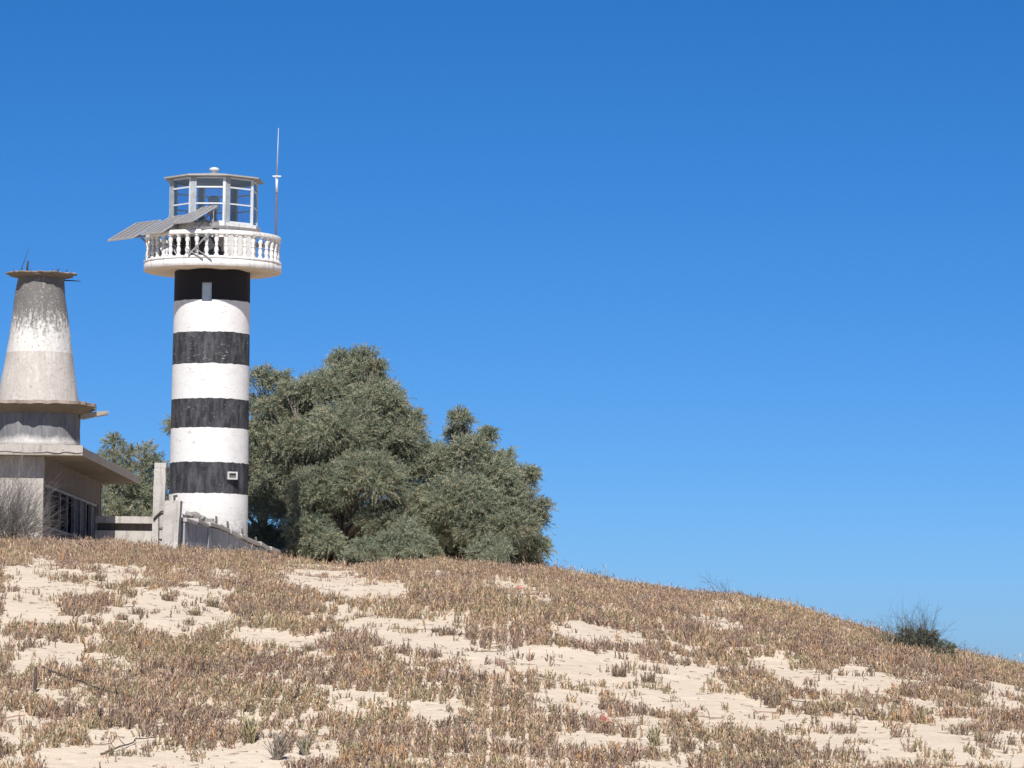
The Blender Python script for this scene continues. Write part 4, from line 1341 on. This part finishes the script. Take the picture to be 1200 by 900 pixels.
def twiggy(name, label, cat, p, n, reach, hgt, rad, cols, seed, foliage=None, spread=1.0):
    r_ = np.random.default_rng(seed)
    V, T, C = [], [], []
    cnt = 0

    def seg(a, b, ra, rb, col):
        nonlocal cnt
        d = b - a; d /= np.linalg.norm(d) + 1e-9
        x = np.cross(d, [.3, .2, 1.0]); x /= np.linalg.norm(x) + 1e-9; y = np.cross(d, x)
        for q_, rr in ((a, ra), (b, rb)):
            for k in range(3):
                an = 2.094 * k; V.append(q_ + (x * math.cos(an) + y * math.sin(an)) * rr); C.append(col)
        for k in range(3):
            i, j = cnt + k, cnt + (k + 1) % 3
            T.append((i, j, j + 3)); T.append((i, j + 3, i + 3))
        cnt += 6

    def grow(a, d, ln, rr, depth, col):
        k = 4
        for s_ in range(k):
            b = a + d * ln / k
            seg(a, b, rr, rr * .82, col); rr *= .82
            if depth > 0 and s_ > 0:
                for _ in range(2 if depth > 1 else 1):
                    nd = d + r_.normal(0, .55, 3); nd[2] += .1; nd /= np.linalg.norm(nd)
                    grow(b, nd, ln * r_.uniform(.35, .6), rr * .7, depth - 1, col)
            a = b
            d = d + r_.normal(0, .16, 3); d /= np.linalg.norm(d)

    for i in range(n):
        an = r_.uniform(0, 2 * PI); el = abs(r_.normal(.75, .38))
        d = np.array([math.cos(an) * math.cos(el), math.sin(an) * math.cos(el) * .8, math.sin(el)])
        ln = reach * math.cos(el) + hgt * math.sin(el); ln *= r_.uniform(.5, 1.0)
        o_ = np.array([r_.normal(0, .14 * spread), r_.normal(0, .14 * spread), 0])
        grow(o_, d, ln, rad, 2, cols[r_.integers(0, len(cols))] * r_.uniform(.8, 1.2))
    root = thing(name, label, cat, p)
    o = tri_mesh('branches', np.array(V), np.array(T), TWIG, None, np.array(C))
    o.parent = root
    if foliage:
        cl, pal = foliage
        V_, T_, C_ = sprays([(np.array(c_), r, np.array((0, 0, 0))) for c_, r in cl], 900, pal, seed, .22, .09, .008, 16)
        o = tri_mesh('foliage', V_, T_, LEAF, None, C_); o.parent = root
    return root


GRY = [np.array((.20, .185, .175)), np.array((.14, .13, .12)), np.array((.26, .24, .225))]
p = P(-10, 630, 100.5)
twiggy('dry_bush', 'leafless grey twiggy bush in front of the derelict house wall', 'bush', (p.x, 101.2, hz(p.x, 101.2) - .05), 360, .38, 2.0, .012, GRY, 61, spread=2.6)
DRK = [np.array((.10, .095, .08)), np.array((.13, .12, .10)), np.array((.085, .08, .075))]
p = on_ground(1074, 768)
twiggy('crest_bush', 'dark spreading thorny bush alone on the dune crest against the sky', 'bush', p - Vector((0, 0, .05)), 60, .85, .62, .008, DRK, 62,
       foliage=([((-.15, 0, .28), .30), ((.15, 0, .30), .30), ((.38, 0, .22), .24), ((-.42, .1, .25), .22), ((0, -.1, .2), .30), ((.02, 0, .46), .22), ((.62, 0, .18), .2), ((-.62, 0, .3), .18), ((.25, 0, .45), .2), ((-.25, 0, .45), .2)],
                np.array([[.14, .155, .11], [.165, .175, .125], [.19, .18, .13]])), spread=1.4)
p = on_ground(850, 708)
twiggy('crest_sprig', 'few bare dark stalks poking above the dune crest right of the grove', 'bush', p - Vector((0, 0, .02)), 4, .2, .75, .007, DRK, 63)

# crumpled red scrap
RED = plain('faded_red_cloth', (.40, .10, .10), .85, 0, .35, 9)
def scrap(px, py, s, name, label, mat, seed):
    p = on_ground(px, py)
    r_ = np.random.default_rng(seed)
    n = 13
    vs_, fs = [], []
    for i in range(n):
        for j in range(n):
            u, v_ = (i / (n - 1) - .5), (j / (n - 1) - .5)
            edge = max(abs(u), abs(v_)) * 2
            z = (.42 * (1 - edge ** 2) * (.6 + .8 * vnoise(np.array([i * .6 + seed]), np.array([j * .6]), seed)[0]) + .10 * r_.uniform(-1, 1))
            vs_.append((s * u * (1 + .2 * r_.normal()), s * v_ * .7, s * max(z, -.02)))
    for i in range(n - 1):
        for j in range(n - 1): fs.append((i * n + j, (i + 1) * n + j, (i + 1) * n + j + 1, i * n + j + 1))
    m = MB(); m.add(vs_, fs, False)
    o = m.build(name, mat); o.location = p
    md = o.modifiers.new('thick', 'SOLIDIFY'); md.thickness = .006
    return tag(o, label, 'litter')


scrap(706, 847, .19, 'red_cloth', 'crumpled faded red scrap lying among the plants low on the slope', RED, 71)
scrap(608, 690, .14, 'red_scrap', 'tiny reddish scrap on the narrow sand strip near the crest', plain('faint_red', (.42, .17, .13), .8, 0, .3, 9), 73)

# dark stake with a fallen branch, bottom left
WOOD = plain('dark_dead_wood', (.075, .06, .055), .95, 0, .4, 12)
p = on_ground(40, 812)
m = MB(); top_ = P(42, 781, p.y)
m.tube([p - Vector((0, 0, .15)), p.lerp(top_, .5) + Vector((.01, 0, 0)), top_], [.030, .026, .022], 7)
o = m.build('wooden_stake', WOOD); tag(o, 'dark weathered stake standing in the plants at the left edge', 'stake')


def branch(pix, r0, name, label, lift=.06):
    pts = []
    for a, b, up_ in pix:
        g0 = on_ground(a, b); pts.append(g0 + Vector((0, 0, up_)))
    m = MB()
    fine = []
    for i in range(len(pts) - 1):
        for k in range(4): fine.append(pts[i].lerp(pts[i + 1], k / 4) + Vector((random.uniform(-.02, .02), random.uniform(-.02, .02), random.uniform(-.015, .02))))
    fine.append(pts[-1])
    m.tube(fine, [r0 * (1 - .6 * i / len(fine)) for i in range(len(fine))], 6)
    for i in range(3, len(fine) - 1, 2):
        d = Vector((random.uniform(-.15, .2), random.uniform(-.1, .1), random.uniform(.05, .22)))
        m.tube([fine[i], fine[i] + d * .5, fine[i] + d + Vector((.03, 0, .01))], [r0 * .45, r0 * .35, r0 * .15], 5)
    o = m.build(name, WOOD)
    return tag(o, label, 'branch')


branch([(46, 792, .16), (78, 800, .10), (112, 814, .09), (146, 822, .08), (180, 828, .07)], .020, 'fallen_branch', 'dark dead branch lying from the stake down to the right')
branch([(312, 832, .05), (332, 828, .05), (348, 826, .10), (351, 812, .15)], .016, 'dead_branch', 'curled dark dead twig standing among the plants left of centre')
branch([(118, 886, .02), (140, 880, .05), (160, 872, .05), (182, 868, .04)], .014, 'bare_stalk', 'thin bare stalk lying across sand at the bottom left')
branch([(895, 818, .03), (935, 824, .03), (975, 834, .03), (1010, 842, .02)], .010, 'trailing_runner', 'thin dry runner trailing over the sand on the right slope')
